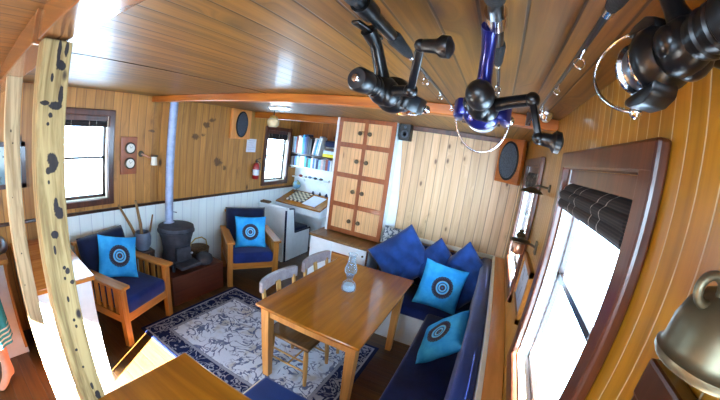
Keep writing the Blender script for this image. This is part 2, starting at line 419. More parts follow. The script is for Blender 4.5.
def chessmat():
    k = NT('chequered_board'); v,p = k.obj()
    ch = k.n('ShaderNodeTexChecker'); k.l(v,ch.inputs[0]); ch.inputs['Scale'].default_value=1/.042
    ch.inputs['Color1'].default_value=s2l((52,34,26)); ch.inputs['Color2'].default_value=s2l((222,204,170))
    return k.fin(ch.outputs[0],.35)
M['chess'] = chessmat()
def towelmat():
    k = NT('turquoise_striped_towel'); v,p = k.obj()
    f = k.noise(v,120,2)
    base = k.mix(f, s2l((34,138,178)), s2l((66,176,206)))
    z = p[2]
    fr = k.math('FRACT', k.math('MULTIPLY',z,28.0))
    low = k.math('SUBTRACT',1.0,k.ss(z,.50,.52))
    st = k.math('MULTIPLY', k.math('GREATER_THAN',fr,.62), low)
    col = k.mix(k.math('MULTIPLY',st,.8), base, s2l((214,232,236)))
    k.bump(f,.5,.004)
    return k.fin(col,.95,spec=.1)
M['towel'] = towelmat()
def globemat():
    k = NT('globe_map'); v,p = k.obj()
    n = k.noise(v,14,4)
    return k.fin(k.mix(k.ss(n,.5,.54), s2l((120,168,200)), s2l((170,170,120))),.35)
M['globe'] = globemat()
def picmat(name, a, b, c):
    k = NT(name); v,p = k.obj()
    n = k.noise(v,9,3)
    col = k.mix(k.ss(k.math('ADD',p[2],k.math('MULTIPLY',n,.1)),-.05,.1), s2l(a), s2l(b))
    col = k.mix(k.ss(k.noise(v,22,3),.55,.65), col, s2l(c))
    return k.fin(col,.3)
M['pic'] = picmat('seascape_print',(110,140,150),(190,212,214),(90,110,110))
M['pic2'] = picmat('framed_photo',(150,160,172),(206,214,222),(120,130,140))
def speakermat():
    k = NT('speaker_cloth'); v,p = k.obj()
    vo = k.n('ShaderNodeTexVoronoi'); k.l(v,vo.inputs['Vector']); vo.inputs['Scale'].default_value=90
    return k.fin(k.mix(k.ss(vo.outputs['Distance'],.2,.5), s2l((24,30,38)), s2l((66,76,88))),.5)
M['grille'] = speakermat()
def rough_emit(name, rgb, st):
    k = NT(name); v,_ = k.obj(); n = k.noise(v,4,2)
    k.b.inputs['Emission Color'].default_value=s2l(rgb); k.set(k.b.inputs['Emission Strength'], k.math('MULTIPLY',k.math('ADD',n,.5),st))
    return k.fin(s2l(rgb),.4)
M['lightpanel'] = rough_emit('lit_diffuser',(240,244,255),40.0)

# ------------------------------------------------------------------ camera (fisheye action camera held under the rod rack)
cd = bpy.data.cameras.new('camera'); cam = bpy.data.objects.new('camera', cd); C.objects.link(cam); sc.camera = cam
cd.type = 'PANO'; cd.sensor_width = 36; cd.panorama_type = 'FISHEYE_LENS_POLYNOMIAL'; cd.fisheye_fov = PI
fm, kk = 307.37*.05, -.0567
cd.fisheye_polynomial_k0 = 0; cd.fisheye_polynomial_k1 = -1/fm; cd.fisheye_polynomial_k2 = 0; cd.fisheye_polynomial_k3 = -kk/fm**3; cd.fisheye_polynomial_k4 = 0
cd.clip_start = .01
cam.matrix_world = Matrix(((.8963,-.1967,.3974,0),(.4229,.1101,-.8994,0),(.1331,.9743,.1819,2.0),(0,0,0,1)))

# ------------------------------------------------------------------ setting
PX, SX, YB, YN, CZ = -3.4, .3, 3.5, 4.58, 2.29
def struct(o, label, cat): return tag(o, label, cat, kind='structure')
YA = -3.4
def wall_x(name, x, t, y0, y1, z0, z1, holes, mat, label):
    """wall in the plane x, thickness t (signed), rectangular holes (y0,y1,z0,z1)"""
    b = MB(); ys = sorted({y0,y1,*[h[0] for h in holes],*[h[1] for h in holes]}); zs = sorted({z0,z1,*[h[2] for h in holes],*[h[3] for h in holes]})
    for i in range(len(ys)-1):
        for j in range(len(zs)-1):
            cy, cz = (ys[i]+ys[i+1])/2, (zs[j]+zs[j+1])/2
            if any(h[0]<cy<h[1] and h[2]<cz<h[3] for h in holes): continue
            b.bx(x, x+t, ys[i], ys[i+1], zs[j], zs[j+1])
    bmesh.ops.remove_doubles(b.bm, verts=b.bm.verts, dist=.0005)
    # drop the coincident inner faces between neighbouring blocks
    seen = {}
    for f in b.bm.faces: seen.setdefault(tuple(sorted(v.index for v in f.verts)), []).append(f)
    b.bm.verts.index_update()
    seen = {}
    for f in b.bm.faces: seen.setdefault(tuple(sorted(v.index for v in f.verts)), []).append(f)
    dead = [f for fs in seen.values() if len(fs)>1 for f in fs]
    bmesh.ops.delete(b.bm, geom=dead, context='FACES')
    return struct(b.build(name, mat), label, 'wall')

PWIN = [(.66,1.235),(3.735,4.275)]           # port openings (y0,y1)
SWIN = [(.61,1.295),(2.06,2.90)]             # starboard openings
WZ0, WZ1 = 1.2, 2.035
fl = MB().bx(PX-.1, SX+.1, YA, YN+.1, -.06, 0).build('floor', M['floor']); struct(fl,'dark varnished floorboards of the cabin','floor')
ce = MB()
HX0,HX1,HY0,HY1 = -1.38,-.5,-2.5,-1.5          # unseen roof hatch, shaped so the sun falls on floor and counter
ce.bx(PX-.1,SX+.1,HY1,YN+.1,CZ,CZ+.05); ce.bx(PX-.1,HX0,YA,HY1,CZ,CZ+.05); ce.bx(HX1,SX+.1,YA,HY1,CZ,CZ+.05); ce.bx(HX0,HX1,YA,HY0,CZ,CZ+.05)
ce.bx(SX+.1,SX+.70,YA,YN,CZ,CZ+.05); ce.bx(PX-.4,PX-.1,YA,YN,CZ,CZ+.05)  # unseen overhangs added outside; the right one trims the sun through its windows
struct(ce.build('ceiling',M['ceiling']),'varnished knotty board ceiling','ceiling')
RAIL = 1.085
ab=MB(); ab.bx(PX,SX,YA-.06,YA,0,1.0).bx(PX,SX,YA-.06,YA,2.1,CZ).bx(PX,-2.6,YA-.06,YA,1.0,2.1).bx(-.1,SX,YA-.06,YA,1.0,2.1)  # unseen wall added to cut the light coming from behind
struct(ab.build('wall_aft',M['pine_nook']),'unseen plank wall added behind the camera, with a wide opening','wall')
wall_x('wall_left', PX, -.09, YA, YN, 0, CZ, [(a,b,WZ0,WZ1) for a,b in PWIN], M['pine_port'], 'knotty pine plank wall along the left side')
wall_x('wall_right', SX, .07, YA, YN, 0, CZ, [(a,b,WZ0,WZ1) for a,b in SWIN]+[(-.5,.33,1.1,1.745)], M['pine_star'], 'orange pine plank wall along the right side')
struct(MB().bx(-1.9,SX,YB,YB+.06,0,CZ).build('wall_back',M['pine_back']),'pale pine plank wall behind the settee','wall')
struct(MB().bx(PX,-1.9,YN,YN+.06,0,1.95).build('wall_nook',M['white']),'white wall behind the chart table','wall')
struct(MB().bx(PX,-1.9,YN-.001,YN+.06,1.95,CZ).build('wall_nook_upper',M['pine_nook']),'dark pine boards above the bookshelf','wall')
struct(MB().bx(-1.93,-1.9,3.36,YN,0,CZ).build('wall_partition',M['white']),'white partition between cupboard and chart nook','wall')
wb = MB().bx(PX,PX+.014,.62,YN,0,RAIL-.02)
struct(wb.build('trim_1',M['white_board']),'white painted boards on the lower left wall','wall panelling')
struct(MB().bx(PX,PX+.028,-1.6,YN,RAIL-.025,RAIL+.005,.004).build('trim_2',M['mahogany_dark']),'dark rail along the top of the white panelling','trim')
# roof beams
bm_ = MB().bx(PX,SX,1.72,1.80,2.226,CZ,.006); struct(bm_.build('trim_3',M['beam']),'orange varnished roof beam across the cabin','beam')
bm_ = MB().bx(PX,-1.9,3.40,3.48,2.2,CZ,.006); struct(bm_.build('trim_4',M['beam']),'orange roof beam in front of the chart nook','beam')
bm_ = MB().bx(-1.035,SX,.138,.226,2.2,CZ,.004); struct(bm_.build('trim_5',M['beam_aft']),'roof beam resting on the weathered posts','beam')
bm_ = MB().bx(PX,-1.04,.128,.216,2.192,CZ,.004); struct(bm_.build('trim_6',M['beam_aft']),'second length of the post beam towards the left wall','beam')
struct(MB().bx(-1.637,-1.629,.226,1.72,CZ-.003,CZ+.01).build('trim_10',M['mahogany_dark']),'dark gap between two ceiling boards','trim')
struct(MB().bx(-1.14,SX,YB-.022,YB,2.235,CZ,.004).build('trim_7',M['mahogany']),'thin cornice above the pale plank wall','trim')
struct(MB().bx(-1.14,SX,YB-.03,YB,.955,1.0,.004).build('trim_8',M['cream']),'cream rail below the pale planks behind the settee','trim')

# ---- windows
def window(n, x, sgn, y0, y1, label, blind=True):
    """sgn: +1 when outside is at +x"""
    w = thing('window_%d'%n, label, 'window', (x,(y0+y1)/2,WZ0), 0, None, 'structure')
    hw = (y1-y0)/2; H = WZ1-WZ0; fw = .066; th = .03
    f = MB(); xo = -sgn*th
    f.bx(0,xo,-hw-fw,-hw,-fw,H+fw,.008); f.bx(0,xo,hw,hw+fw,-fw,H+fw,.008)
    f.bx(0,xo*1.02,-hw-fw+.001,hw+fw-.001,H,H+fw-.001,.008); f.bx(0,xo*1.02,-hw-fw-.0,hw+fw,-fw,0,.008)
    f.build('frame',M['mahogany'],w)
    j = MB(); d = sgn*.075
    j.bx(0,d,-hw,-hw+.008,0,H); j.bx(0,d,hw-.008,hw,0,H); j.bx(0,d,-hw,hw,0,.008)
    j.build('reveal',M['cream'] if sgn<0 else M['white'],w)
    MB().bx(sgn*.004,d,-hw,hw,H-.05,H).build('head',M['mahogany'],w)
    s = MB(); xs = sgn*.046; st = .03
    s.bx(xs,xs+sgn*.022,-hw+.008,-hw+.008+st,.008,H-.05); s.bx(xs,xs+sgn*.022,hw-.008-st,hw-.008,.008,H-.05)
    s.bx(xs,xs+sgn*.022,-hw,hw,.008,.008+st); s.bx(xs,xs+sgn*.022,-hw,hw,H-.08,H-.05); s.bx(xs,xs+sgn*.022,-hw,hw,.405,.43)
    s.build('sash',M['mahogany_dark'],w)
    pa=MB(); pa._add([(xs+sgn*.011,-hw+.02,.02),(xs+sgn*.011,hw-.02,.02),(xs+sgn*.011,hw-.02,H-.06),(xs+sgn*.011,-hw+.02,H-.06)],[(0,1,2,3)]); pa.build('pane',M['glass'],w)
    return w
window(1,PX,-1,*PWIN[0],'left wall window beside the gauges, behind the weathered post')
window(2,PX,-1,*PWIN[1],'left wall window beside the bookshelf at the chart nook')
window(3,SX,1,*SWIN[0],'large right wall window with mahogany frame and dark blind')
window(4,SX,1,*SWIN[1],'far right wall window behind the hanging oil lamp')
# a low window beside the brass bell, only its frame corner shows
w5 = thing('window_5','low right wall window under the brass bell','window',(SX,-.085,1.1),0,None,'structure')
f = MB(); f.bx(0,-.03,.415,.465,-.05,.695,.006).bx(0,-.03,-.465,-.415,-.05,.695,.006).bx(0,-.034,-.465,.465,.645,.705,.006).bx(0,-.04,-.465,.465,-.05,0,.006); f.build('frame',M['mahogany_dark'],w5)
pa=MB(); pa._add([(.04,-.41,.005),(.04,.41,.005),(.04,.41,.64),(.04,-.41,.64)],[(0,1,2,3)]); pa.build('pane',M['glass'],w5)

def blind(x, sgn, y0, y1, ztop, drop, label, bulge=.05):
    b = MB(); yc=(y0+y1)/2; n=6
    prof=[]; N=24
    for i in range(N+1):
        t=i/N; z=-drop*t; xx=-sgn*(.004+bulge*(.62*math.sin(min(t*1.9,1.0)*PI/2)+.10*abs(math.sin(t*3*PI))+.18*t*(1-t)*2))
        prof.append((xx,z))
    back=[(p[0]*.55+sgn*.004,p[1]+.004) for p in reversed(prof)]
    # prism in (x,z), extruded along y
    poly=prof+back
    Mx = Matrix(((1,0,0,0),(0,0,1,0),(0,1,0,0),(0,0,0,1)))
    b.prism(poly,-(y1-y0)/2,(y1-y0)/2,Mx)
    o=b.build('roman_blind',M['blind'],None,40,loc=(x,yc,ztop)); tag(o,label,'blind','roman blinds in the windows'); return o
blind(SX+.03,1,SWIN[0][0]+.012,SWIN[0][1]-.012,WZ1-.045,.105,'dark striped blind gathered at the top of the large right window',.07)
blind(SX+.03,1,SWIN[1][0]+.012,SWIN[1][1]-.012,WZ1-.02,.16,'dark blind at the top of the far right window',.05)
blind(PX-.03,-1,PWIN[0][0]+.012,PWIN[0][1]-.012,WZ1-.02,.09,'dark blind at the top of the window beside the gauges',.03)
blind(PX-.03,-1,PWIN[1][0]+.012,PWIN[1][1]-.012,WZ1-.02,.12,'dark blind at the top of the window beside the bookshelf',.03)

# ------------------------------------------------------------------ posts
def post(x1, y0, y1, z0, label, mat):
    w=.075
    b=MB(); n=14
    def ring(i):
        z=z0+(2.2-z0)*i/n; return z
    b.bx(x1-w,x1,y0,y1,z0,2.195,.006)
    o=b.build('timber_post',M[mat],None,loc=(0,0,0)); tag(o,label,'post','weathered timber posts under the roof beam'); return o
post(-.94,.143,.22,0,'thick weathered timber post with dark stains, nearest the camera','post')
post(-1.95,.14,.217,0,'slimmer pale timber post further from the camera','post_pale')

# ------------------------------------------------------------------ galley counters
ct = thing('galley_counter','galley counter with white front and varnished wooden top behind the posts','counter',(-2.86,.42,0))
MB().bx(-.525,.545,-.175,.235,.0,.862,.004).build('carcass',M['white'],ct)
MB().bx(-.525,.552,-.2,-.175,.0,.862,.003).build('end_panel',M['mahogany_dark'],ct)
MB().bx(-.525,.56,-.215,.265,.862,.9,.006).build('worktop',M['counter_top'],ct)
c2 = thing('galley_cabinet','white galley cabinet with wooden top holding the kettle','cabinet',(-3.2,-.4,0))
MB().bx(-.18,.175,-.9,.53,.0,.86,.004).build('carcass',M['white'],c2)
MB().bx(-.18,.205,-.9,.55,.86,.9,.006).build('worktop',M['oak_y'],c2)
MB().bx(.175,.187,.505,.53,.06,.86,.003).build('edge_strip',M['oak'],c2)
kt = thing('kettle','round steel kettle on the galley worktop','kettle',(-3.22,.08,.9))
MB().lathe([(0,0),(.085,0),(.1,.02),(.098,.07),(.075,.115),(.04,.135),(0,.14)],None,24).build('body',M['steel'],kt,40)
MB().ball((0,0,.15),.014).build('lid_knob',M['black'],kt,60)
MB().tube([(.09,.02,.06),(.13,.03,.09),(.15,.035,.12)],[.018,.014,.01]).build('spout',M['steel'],kt,60)
MB().tube([(.07,0,.11),(.075,0,.18),(0,0,.215),(-.075,0,.18),(-.07,0,.11)],.008).build('handle',M['black'],kt,60)

# ------------------------------------------------------------------ foreground cabinet + low settee
fc = thing('bar_cabinet','tall varnished wooden cabinet top at the front, edge nearest the camera','cabinet',(-.45,.2,0))
MB().bx(-.485,.45,-.6,.375,0,1.075,.004).build('carcass',M['cabframe'],fc)
MB().bx(-.5,.46,-.62,.39,1.075,1.1,.008).build('top',M['cabinet_top'],fc)
st = thing('low_settee','low settee with bright blue seat behind the front cabinet','settee',(-.55,.95,0))
MB().bx(-.5,.19,-.35,.26,0,.36,.004).build('base',M['cream'],st)
MB().bx(-.545,.20,-.36,.275,.36,.395,.006).build('rim',M['cream'],st)
cu=MB(); cu.box((-.145,-.035,.437),(.69,.61,.085),.03,seg=3); cu.build('seat_cushion',M['blue_seat'],st,50)

# ------------------------------------------------------------------ dining table
tb = thing('dining_table','varnished wooden dining table in the middle of the cabin','table',(-.985,2.19,0))
MB().bx(-.44,.44,-.65,.65,.714,.74,.007).build('tabletop',M['table'],tb)
a=MB()
a.bx(-.36,.36,-.598,-.574,.628,.714).bx(-.36,.36,.43,.454,.628,.714).bx(-.398,-.374,-.57,.43,.628,.714).bx(.374,.398,-.57,.43,.628,.714)
a.build('apron',M['table_leg'],tb)
for sx in (-1,1):
    for sy in (-1,1):
        l=MB(); x,y=sx*.37,(-.58,.43)[sy>0]
        l.grid(lambda u,v:(0,0,0),1,1) if False else None
        # tapered square leg
        t,bm2=.038,.028
        vs=[(x-t,y-t,.714),(x+t,y-t,.714),(x+t,y+t,.714),(x-t,y+t,.714),(x-bm2,y-bm2,0),(x+bm2,y-bm2,0),(x+bm2,y+bm2,0),(x-bm2,y+bm2,0)]
        l._add(vs,[(0,1,2,3),(7,6,5,4),(0,4,5,1),(1,5,6,2),(2,6,7,3),(3,7,4,0)])
        l.build('leg',M['table_leg'],tb)

# ------------------------------------------------------------------ dining chairs (facing +x, backs to the left)
def dining_chair():
    r = thing('dining_chair','pale wooden kitchen chair pushed under the table, nearest the camera','chair',(0,0,0),0,'kitchen chairs along the table')
    s=MB()
    def seatf(u,v):
        return (-.21+.42*u, (-.2+.4*v)*(1-.08*(1-u)), .43-.012*math.sin(PI*u)*math.sin(PI*v))
    s.grid(seatf,8,8); s.grid(lambda u,v:(lambda p:(p[0],p[1],.395))(seatf(u,v)),8,8)
    bm=s.bm; 
    s.box((0,0,.412),(.43,.40,.03),.012)
    s.build('seat',M['pale_y'],r,40)
    for x,y in ((.17,-.16),(.17,.16),(-.17,-.15),(-.17,.15)):
        MB().tube([(x,y,.4),(x*1.04,y*1.05,.3),(x*1.08,y*1.1,.16),(x*1.12,y*1.14,0)],[.017,.021,.02,.014],12).build('leg',M['pale_z'],r,50)
    for y in (-.17,.17):
        for z in (.15,.25): MB().tube([(-.18,y,z),(.18,y,z)],.0085,8).build('stretcher',M['pale_z'],r,50)
    MB().tube([(0,-.17,.15),(0,.17,.15)],.0085,8).build('stretcher',M['pale_z'],r,50)
    for y in (-.19,.19):
        MB().bar((-.19,y,.41),(-.25,y*1.05,.80),.03,.026,.006,up=(1,0,0)).build('back_post',M['pale_z'],r)
    MB().bar((-.195,0,.42),(-.262,0,.80),.055,.014,.004,up=(1,0,0)).build('splat',M['pale_z'],r)
    tr=MB(); n=14; poly=[]
    def fn(u,v):
        y=-.235+.47*u; cx=-.252-.035*(1-(2*u-1)**2)
        return (cx,y,0)
    outer=[]; inner=[]
    for i in range(n+1):
        u=i/n; y=-.235+.47*u; cx=-.245-.045*(1-(2*u-1)**2)
        outer.append((cx-.019,y)); inner.append((cx+.019,y))
    tr.prism(outer+inner[::-1],.772,.868,None,.008)
    tr.build('top_rail',M['pale_x'],r,40)
    return r
ch=dining_chair(); ch.location=(-1.21,1.87,0)
c_=copy_tree(ch); c_.location=(-1.20,2.43,0); c_['label']='pale wooden kitchen chair pushed under the table, beside the cupboard'

# ------------------------------------------------------------------ armchairs
def armchair():
    r = thing('armchair','x','armchair',(0,0,0),0,'slatted wooden armchairs')
    W,D=.68,.70; lx=W/2-.036
    for sx in (-1,1):
        for y,h in ((-D/2+.035,.6),(D/2-.035,.6)):
            MB().bx(sx*lx-.035,sx*lx+.035,y-.027,y+.027,0,h,.005).build('leg',M['oak'],r)
        a=MB(); a.bx(sx*lx-.055,sx*lx+.055,-D/2-.03,D/2,.6,.63,.008); a.build('armrest',M['oak_y'],r)
        MB().bx(sx*lx-.018,sx*lx+.018,-D/2+.05,D/2-.05,.24,.32,.004).build('side_rail',M['oak_y'],r)
        for k in range(6):
            y=-.23+.46*k/5
            MB().bx(sx*lx-.009,sx*lx+.009,y-.022,y+.022,.3,.605).build('slat',M['oak'],r)
    MB().bx(-lx+.03,lx-.03,-D/2+.022,-D/2+.05,.24,.33,.004).build('front_rail',M['oak_x'],r)
    MB().bx(-lx+.03,lx-.03,D/2-.05,D/2-.022,.24,.33,.004).build('rear_rail',M['oak_x'],r)
    MB().bx(-lx+.03,lx-.03,-D/2+.05,D/2-.05,.27,.29).build('seat_base',M['oak_x'],r)
    s=MB(); s.box((0,-.03,.385),(.56,.62,.15),.045,seg=4); s.build('seat_cushion',M['navy_seat'],r,60)
    b=MB(); b.pillow(.58,.52,.16,RX(-.28),18,.02,.004,3,8); b.build('back_cushion',M['navy_dark'],r,60,loc=(0,.235,.66))
    bf=MB()
    for x in (-.25,-.125,0,.125,.25): bf.bar((x,.24,.30),(x,.385,.84),.05,.018,.004,up=(0,1,0))
    bf.bar((-.29,.385,.84),(.29,.385,.84),.05,.03,.004); bf.build('back_frame',M['oak'],r)
    return r
a1=armchair(); a1['label']='slatted wooden armchair with navy seat between the galley counter and the stove'
a1.location=(-2.93,1.16,0); a1.rotation_euler=(0,0,R(108))
a2=copy_tree(a1); a2['label']='slatted wooden armchair with navy seat between the stove and the white bench'
a2.location=(-2.88,2.94,0); a2.rotation_euler=(0,0,R(56.7))

# teal cushions: pose from centre, x axis, z axis
def cushion(c, x, z, size, label, t=.12, seed=1):
    x=Vector(x).normalized(); z=Vector(z); z=(z-x*z.dot(x)).normalized(); y=z.cross(x)
    b=MB(); b.pillow(size,size,t,None,20,.07,.004,seed,4)
    o=b.build('throw_cushion',M['mandala'],None,60)
    o.matrix_world=Matrix(((x.x,y.x,z.x,c[0]),(x.y,y.y,z.y,c[1]),(x.z,y.z,z.z,c[2]),(0,0,0,1)))
    tag(o,label,'cushion','turquoise cushions with a round dark motif'); return o
cushion((-2.985,1.15,.70),(.074,.971,-.225),(-.45,.15,.85),.42,'turquoise round-motif cushion on the armchair by the galley counter',.11,1)
cushion((-2.80,2.89,.67),(.724,.689,.047),(-.25,.17,.95),.42,'turquoise round-motif cushion on the armchair by the white bench',.11,2)
cushion((-.271,2.87,.735),(.947,.264,-.185),(.076,.377,.923),.46,'turquoise round-motif cushion propped on the navy pillows',.13,3)
cushion((-.085,2.105,.672),(.70,-.13,.71),(-.04,.97,.22),.42,'turquoise round-motif cushion leaning against the long navy backrest',.13,4)

# ------------------------------------------------------------------ rug
rw,rh=2.02,1.37
rg=MB().box((0,0,.006),(rw,rh,.012),.004).build('patterned_rug',rugmat('rug_weave',rw,rh),None,loc=(-1.70,1.87,0),rot=(0,0,R(.5))); tag(rg,'navy bordered rug with pale floral field on the floorboards','rug')

# ------------------------------------------------------------------ hearth, stove, pipe
hb=MB().bx(-3.385,-2.83,1.685,2.44,0,.36,.008).build('hearth_plinth',M['brick']); tag(hb,'dark reddish wooden plinth under the stove','plinth')
sv=thing('wood_stove','squat dark cast iron stove on the reddish plinth','stove',(-3.1,1.93,.36))
sv.scale=(1.16,1.16,1.06)
MB().lathe([(0,.03),(.13,.03),(.15,.06),(.155,.12),(.14,.2),(.15,.3),(.175,.40),(.185,.44),(.18,.47),(.1,.485),(0,.49)],None,28).build('body',M['iron'],sv,40)
MB().lathe([(.155,.405),(.19,.415),(.19,.43),(.155,.44)],None,28).build('rim',M['iron'],sv,30)
d=MB(); d.box((.15,-.02,.20),(.05,.17,.15),.012); d.build('door',M['iron'],sv)
MB().ball((.185,.06,.2),.014).build('door_knob',M['steel'],sv,60)
MB().box((.2,-.0,.085),(.14,.24,.04),.012).build('ash_lip',M['iron'],sv)
for x,y in ((.11,.11),(.11,-.11),(-.11,.11),(-.11,-.11)): MB().tube([(x,y,.06),(x*1.15,y*1.15,.0)],[.02,.015]).build('leg',M['iron'],sv,50)
pp=thing('stove_pipe','galvanised flue pipe rising from the stove to the ceiling','pipe',(-3.2,1.9,.84))
MB().lathe([(.055,0),(.047,.02),(.047,1.45),(.0,1.45)],None,20).build('pipe',M['galv'],pp,40)
MB().lathe([(.0,0),(.07,0),(.07,.03),(.048,.05)],None,20).build('collar',M['galv'],pp,40)
MB().tube([(.03,.04,.16),(.07,.06,.16)],.006).build('damper_handle',M['chrome'],pp,50)
lg=thing('log_basket','dark round basket beside the stove on the plinth','basket',(-3.16,2.30,.36))
MB().lathe([(0,.01),(.09,.01),(.13,.06),(.14,.13),(.125,.13),(.115,.07),(.08,.03),(0,.03)],None,24).build('bowl',M['wicker'],lg,40)
MB().tube([(0,-.135,.13),(0,-.12,.2),(0,-.05,.25),(0,.05,.25),(0,.12,.2),(0,.135,.13)],.008).build('handle',M['brass_bright'],lg,60)
gp=MB(); gp.lathe([(0,0),(.09,.005),(.115,.05),(.1,.1),(.06,.13),(0,.14)],T(0,0,0),20); gp=gp.build('grey_stone',M['iron'],None,60,loc=(-2.945,2.225,.36)); tag(gp,'round grey boulder in front of the stove','stone')
sk=thing('pot_stand','low dark wooden stand holding the pot of sticks behind the armchair','stand',(-3.265,1.575,0))
MB().bx(-.11,.11,-.1,.095,.56,.6,.006).build('top',M['mahogany_dark'],sk)
for x,y in ((-.085,-.075),(.085,-.075),(-.085,.07),(.085,.07)): MB().bx(x-.02,x+.02,y-.02,y+.02,0,.56).build('leg',M['mahogany_dark'],sk)
vp=MB().lathe([(0,0),(.07,0),(.095,.06),(.1,.15),(.085,.2),(.075,.2),(.085,.15),(.06,.03),(0,.03)],None,24).build('sticks_pot',M['grey_pot'],None,40,loc=(-3.265,1.575,.6)); tag(vp,'grey pot holding dry sticks between armchair and stove','pot')
for i,(p,q,r_,lab) in enumerate([((-.03,-.02,.04),(-.08,-.24,.52),.017,'leaning dry stick on the left side of the grey pot'),((0,0,.04),(-.02,-.06,.56),.02,'thick upright dry stick in the middle of the grey pot'),((.02,.02,.04),(.0,.14,.38),.012,'thin dry stick on the right side of the grey pot')]):
    s_=MB(); p,q=Vector(p),Vector(q); m_=(p+q)/2+Vector((.01,.012,0))
    s_.tube([p,m_,q],[r_,r_*.95,r_*.7],10); 
    o=s_.build('dry_stick',M['stick'],None,50,loc=(-3.265,1.575,.6)); tag(o,lab,'stick','sticks in the grey pot')

# ------------------------------------------------------------------ things on the left wall
gb=thing('gauge_board','wooden board on the left wall carrying two small round gauges','gauge board',(PX,1.475,1.635))
MB().bx(0,.022,-.095,.095,-.2,.2,.004).build('board',M['cabframe'],gb)
for z in (.08,-.082):
    g=MB().lathe([(0,0),(.062,0),(.062,.02),(.052,.028),(.048,.02)],T(.022,.01,z)@XAX,24).build('gauge_rim',M['bronze'],gb,40)
    MB().lathe([(.05,.019),(0,.0191)],T(.022,.01,z)@XAX,24).build('gauge_face',M['gaugeface'],g)
    h=MB(); h.bar((.043,.01,z),(.043,.035,z+.02),.004,.002); h.bar((.043,.01,z),(.043,-.005,z+.03),.004,.002); h.build('hand',M['black'],g)
wl=thing('wall_lamp','small cream shaded lamp on a wooden arm beside the gauges','lamp',(PX,1.72,1.6))
MB().bar((.01,-.09,.05),(.06,.02,0),.02,.02,.004).build('arm',M['beam'],wl)
MB().lathe([(0,.05),(.03,.05),(.04,-.05),(.036,-.05),(.0,.04)],T(.075,.04,-.02),20).build('shade',M['cream'],wl,40)
MB().lathe([(0,.065),(.042,.06),(.044,.045),(.0,.045)],T(.075,.04,-.02),20).build('cap',M['bronze'],wl,40)
MB().lathe([(0,0),(.035,0),(.03,.012),(0,.014)],T(.0,-.09,.05)@XAX,16).build('wall_plate',M['bronze'],wl,40)
def oval_speaker(loc, rz, w, h, depth, label, mat, gs=.28):
    s=thing('wall_speaker',label,'speaker',loc,rz,'wooden speaker boxes')
    MB().bx(-w/2,w/2,-depth,0,-h/2,h/2,.006).build('box',mat,s)
    MB().lathe([(0,-.002),(1.0,-.002),(1.02,.006),(.95,.016),(.9,.01),(0,.012)],T(0,-depth,0.0)@RX(PI/2)@Matrix.Diagonal((w*gs,h*.41,1,1)),32).build('grille',M['grille'],s,30)
    MB().lathe([(.97,.0),(1.08,.0),(1.08,.012),(.97,.016)],T(0,-depth,0.0)@RX(PI/2)@Matrix.Diagonal((w*gs,h*.41,1,1)),32).build('rim',M['black_gloss'],s,30)
    return s
oval_speaker((PX,3.11,2.075),PI/2,.37,.42,.05,'wooden speaker box with oval grille on the left wall above the fire extinguisher',wood('speaker_box_wood',(236,186,140),(206,150,104),2,.4))
oval_speaker((.16,3.37,2.06),R(-38),.30,.46,.06,'wooden speaker box with oval grille in the right back corner',M['beam'],.37)
pn=MB(); pn.bx(0,.004,-.1,.1,-.1,.1); pn=pn.build('paper_notice',M['paper'],None,loc=(PX,3.39,1.775)); tag(pn,'white paper notice pinned above the fire extinguisher','notice')
tx=MB()
for k in range(5): tx.bx(.0042,.0048,-.075,.075-.02*(k%3),.07-.032*k,.074-.032*k)
tx.build('printed_lines',M['steel'],pn)
fx=thing('fire_extinguisher','small red fire extinguisher on the left wall beside the far window','fire extinguisher',(PX+.07,3.47,1.27),R(0))
MB().lathe([(0,0),(.045,0),(.052,.012),(.052,.2),(.04,.235),(.018,.25),(0,.25)],None,20).build('cylinder',M['red'],fx,40)
MB().lathe([(.0525,.06),(.0525,.15)],None,20).build('printed_label',M['paper'],fx,40)
v=MB(); v.box((0,0,.27),(.03,.03,.04),.004); v.bar((-.01,-.01,.295),(.05,.04,.325),.014,.008,.002); v.build('valve',M['black'],fx)
MB().tube([(.02,.01,.275),(.06,.02,.25),(.065,.02,.14)],[.006,.007,.01],8).build('hose',M['black'],fx,60)
MB().bx(-.07,-.045,-.02,.02,.1,.14).build('bracket',M['black'],fx)
pf=thing('framed_picture','dark framed pale seascape on the left wall behind the posts','picture',(PX,.12,1.585))
f=MB(); f.bx(0,.025,-.3,.3,.16,.2).bx(0,.025,-.3,.3,-.2,-.16).bx(0,.025,-.3,-.26,-.2,.2).bx(0,.025,.26,.3,-.2,.2); f.build('frame',M['mahogany_dark'],pf)
MB().bx(.003,.01,-.27,.27,-.17,.17).build('print',M['pic'],pf)

# ------------------------------------------------------------------ chart nook
bn=thing('bench','white sided bench with navy trim beside the chart table','bench',(-2.8,3.7,0))
prof=[(-.02,0),(.64,0),(.64,.46),(.20,.46),(.13,.86),(-.06,.88)]   # (y,z)
Myz=Matrix(((0,0,1,0),(1,0,0,0),(0,1,0,0),(0,0,0,1)))
MB().prism(prof,-.02,.012,Myz).build('end_panel',M['white'],bn)
MB().bx(-.56,-.02,-.06,-.02,.0,.86,.004).build('back_panel',M['white'],bn)
e=MB()
pts=[(.012,y,z) for y,z in prof]
for i in range(len(pts)):
    p,q=pts[i],pts[(i+1)%len(pts)]; e.bar((.004,p[1],p[2]),(.004,q[1],q[2]),.022,.022)
e.build('edge_trim',M['navy_dark'],bn)
MB().box((-.29,.40,.44),(.54,.46,.12),.03,seg=3).build('seat_cushion',M['navy_dark'],bn,50)
MB().bx(-.56,-.02,.16,.62,.0,.38).build('seat_box',M['white'],bn)
MB().bx(-.57,.02,-.075,.0,.855,.89,.008).build('top_cap',M['white'],bn)
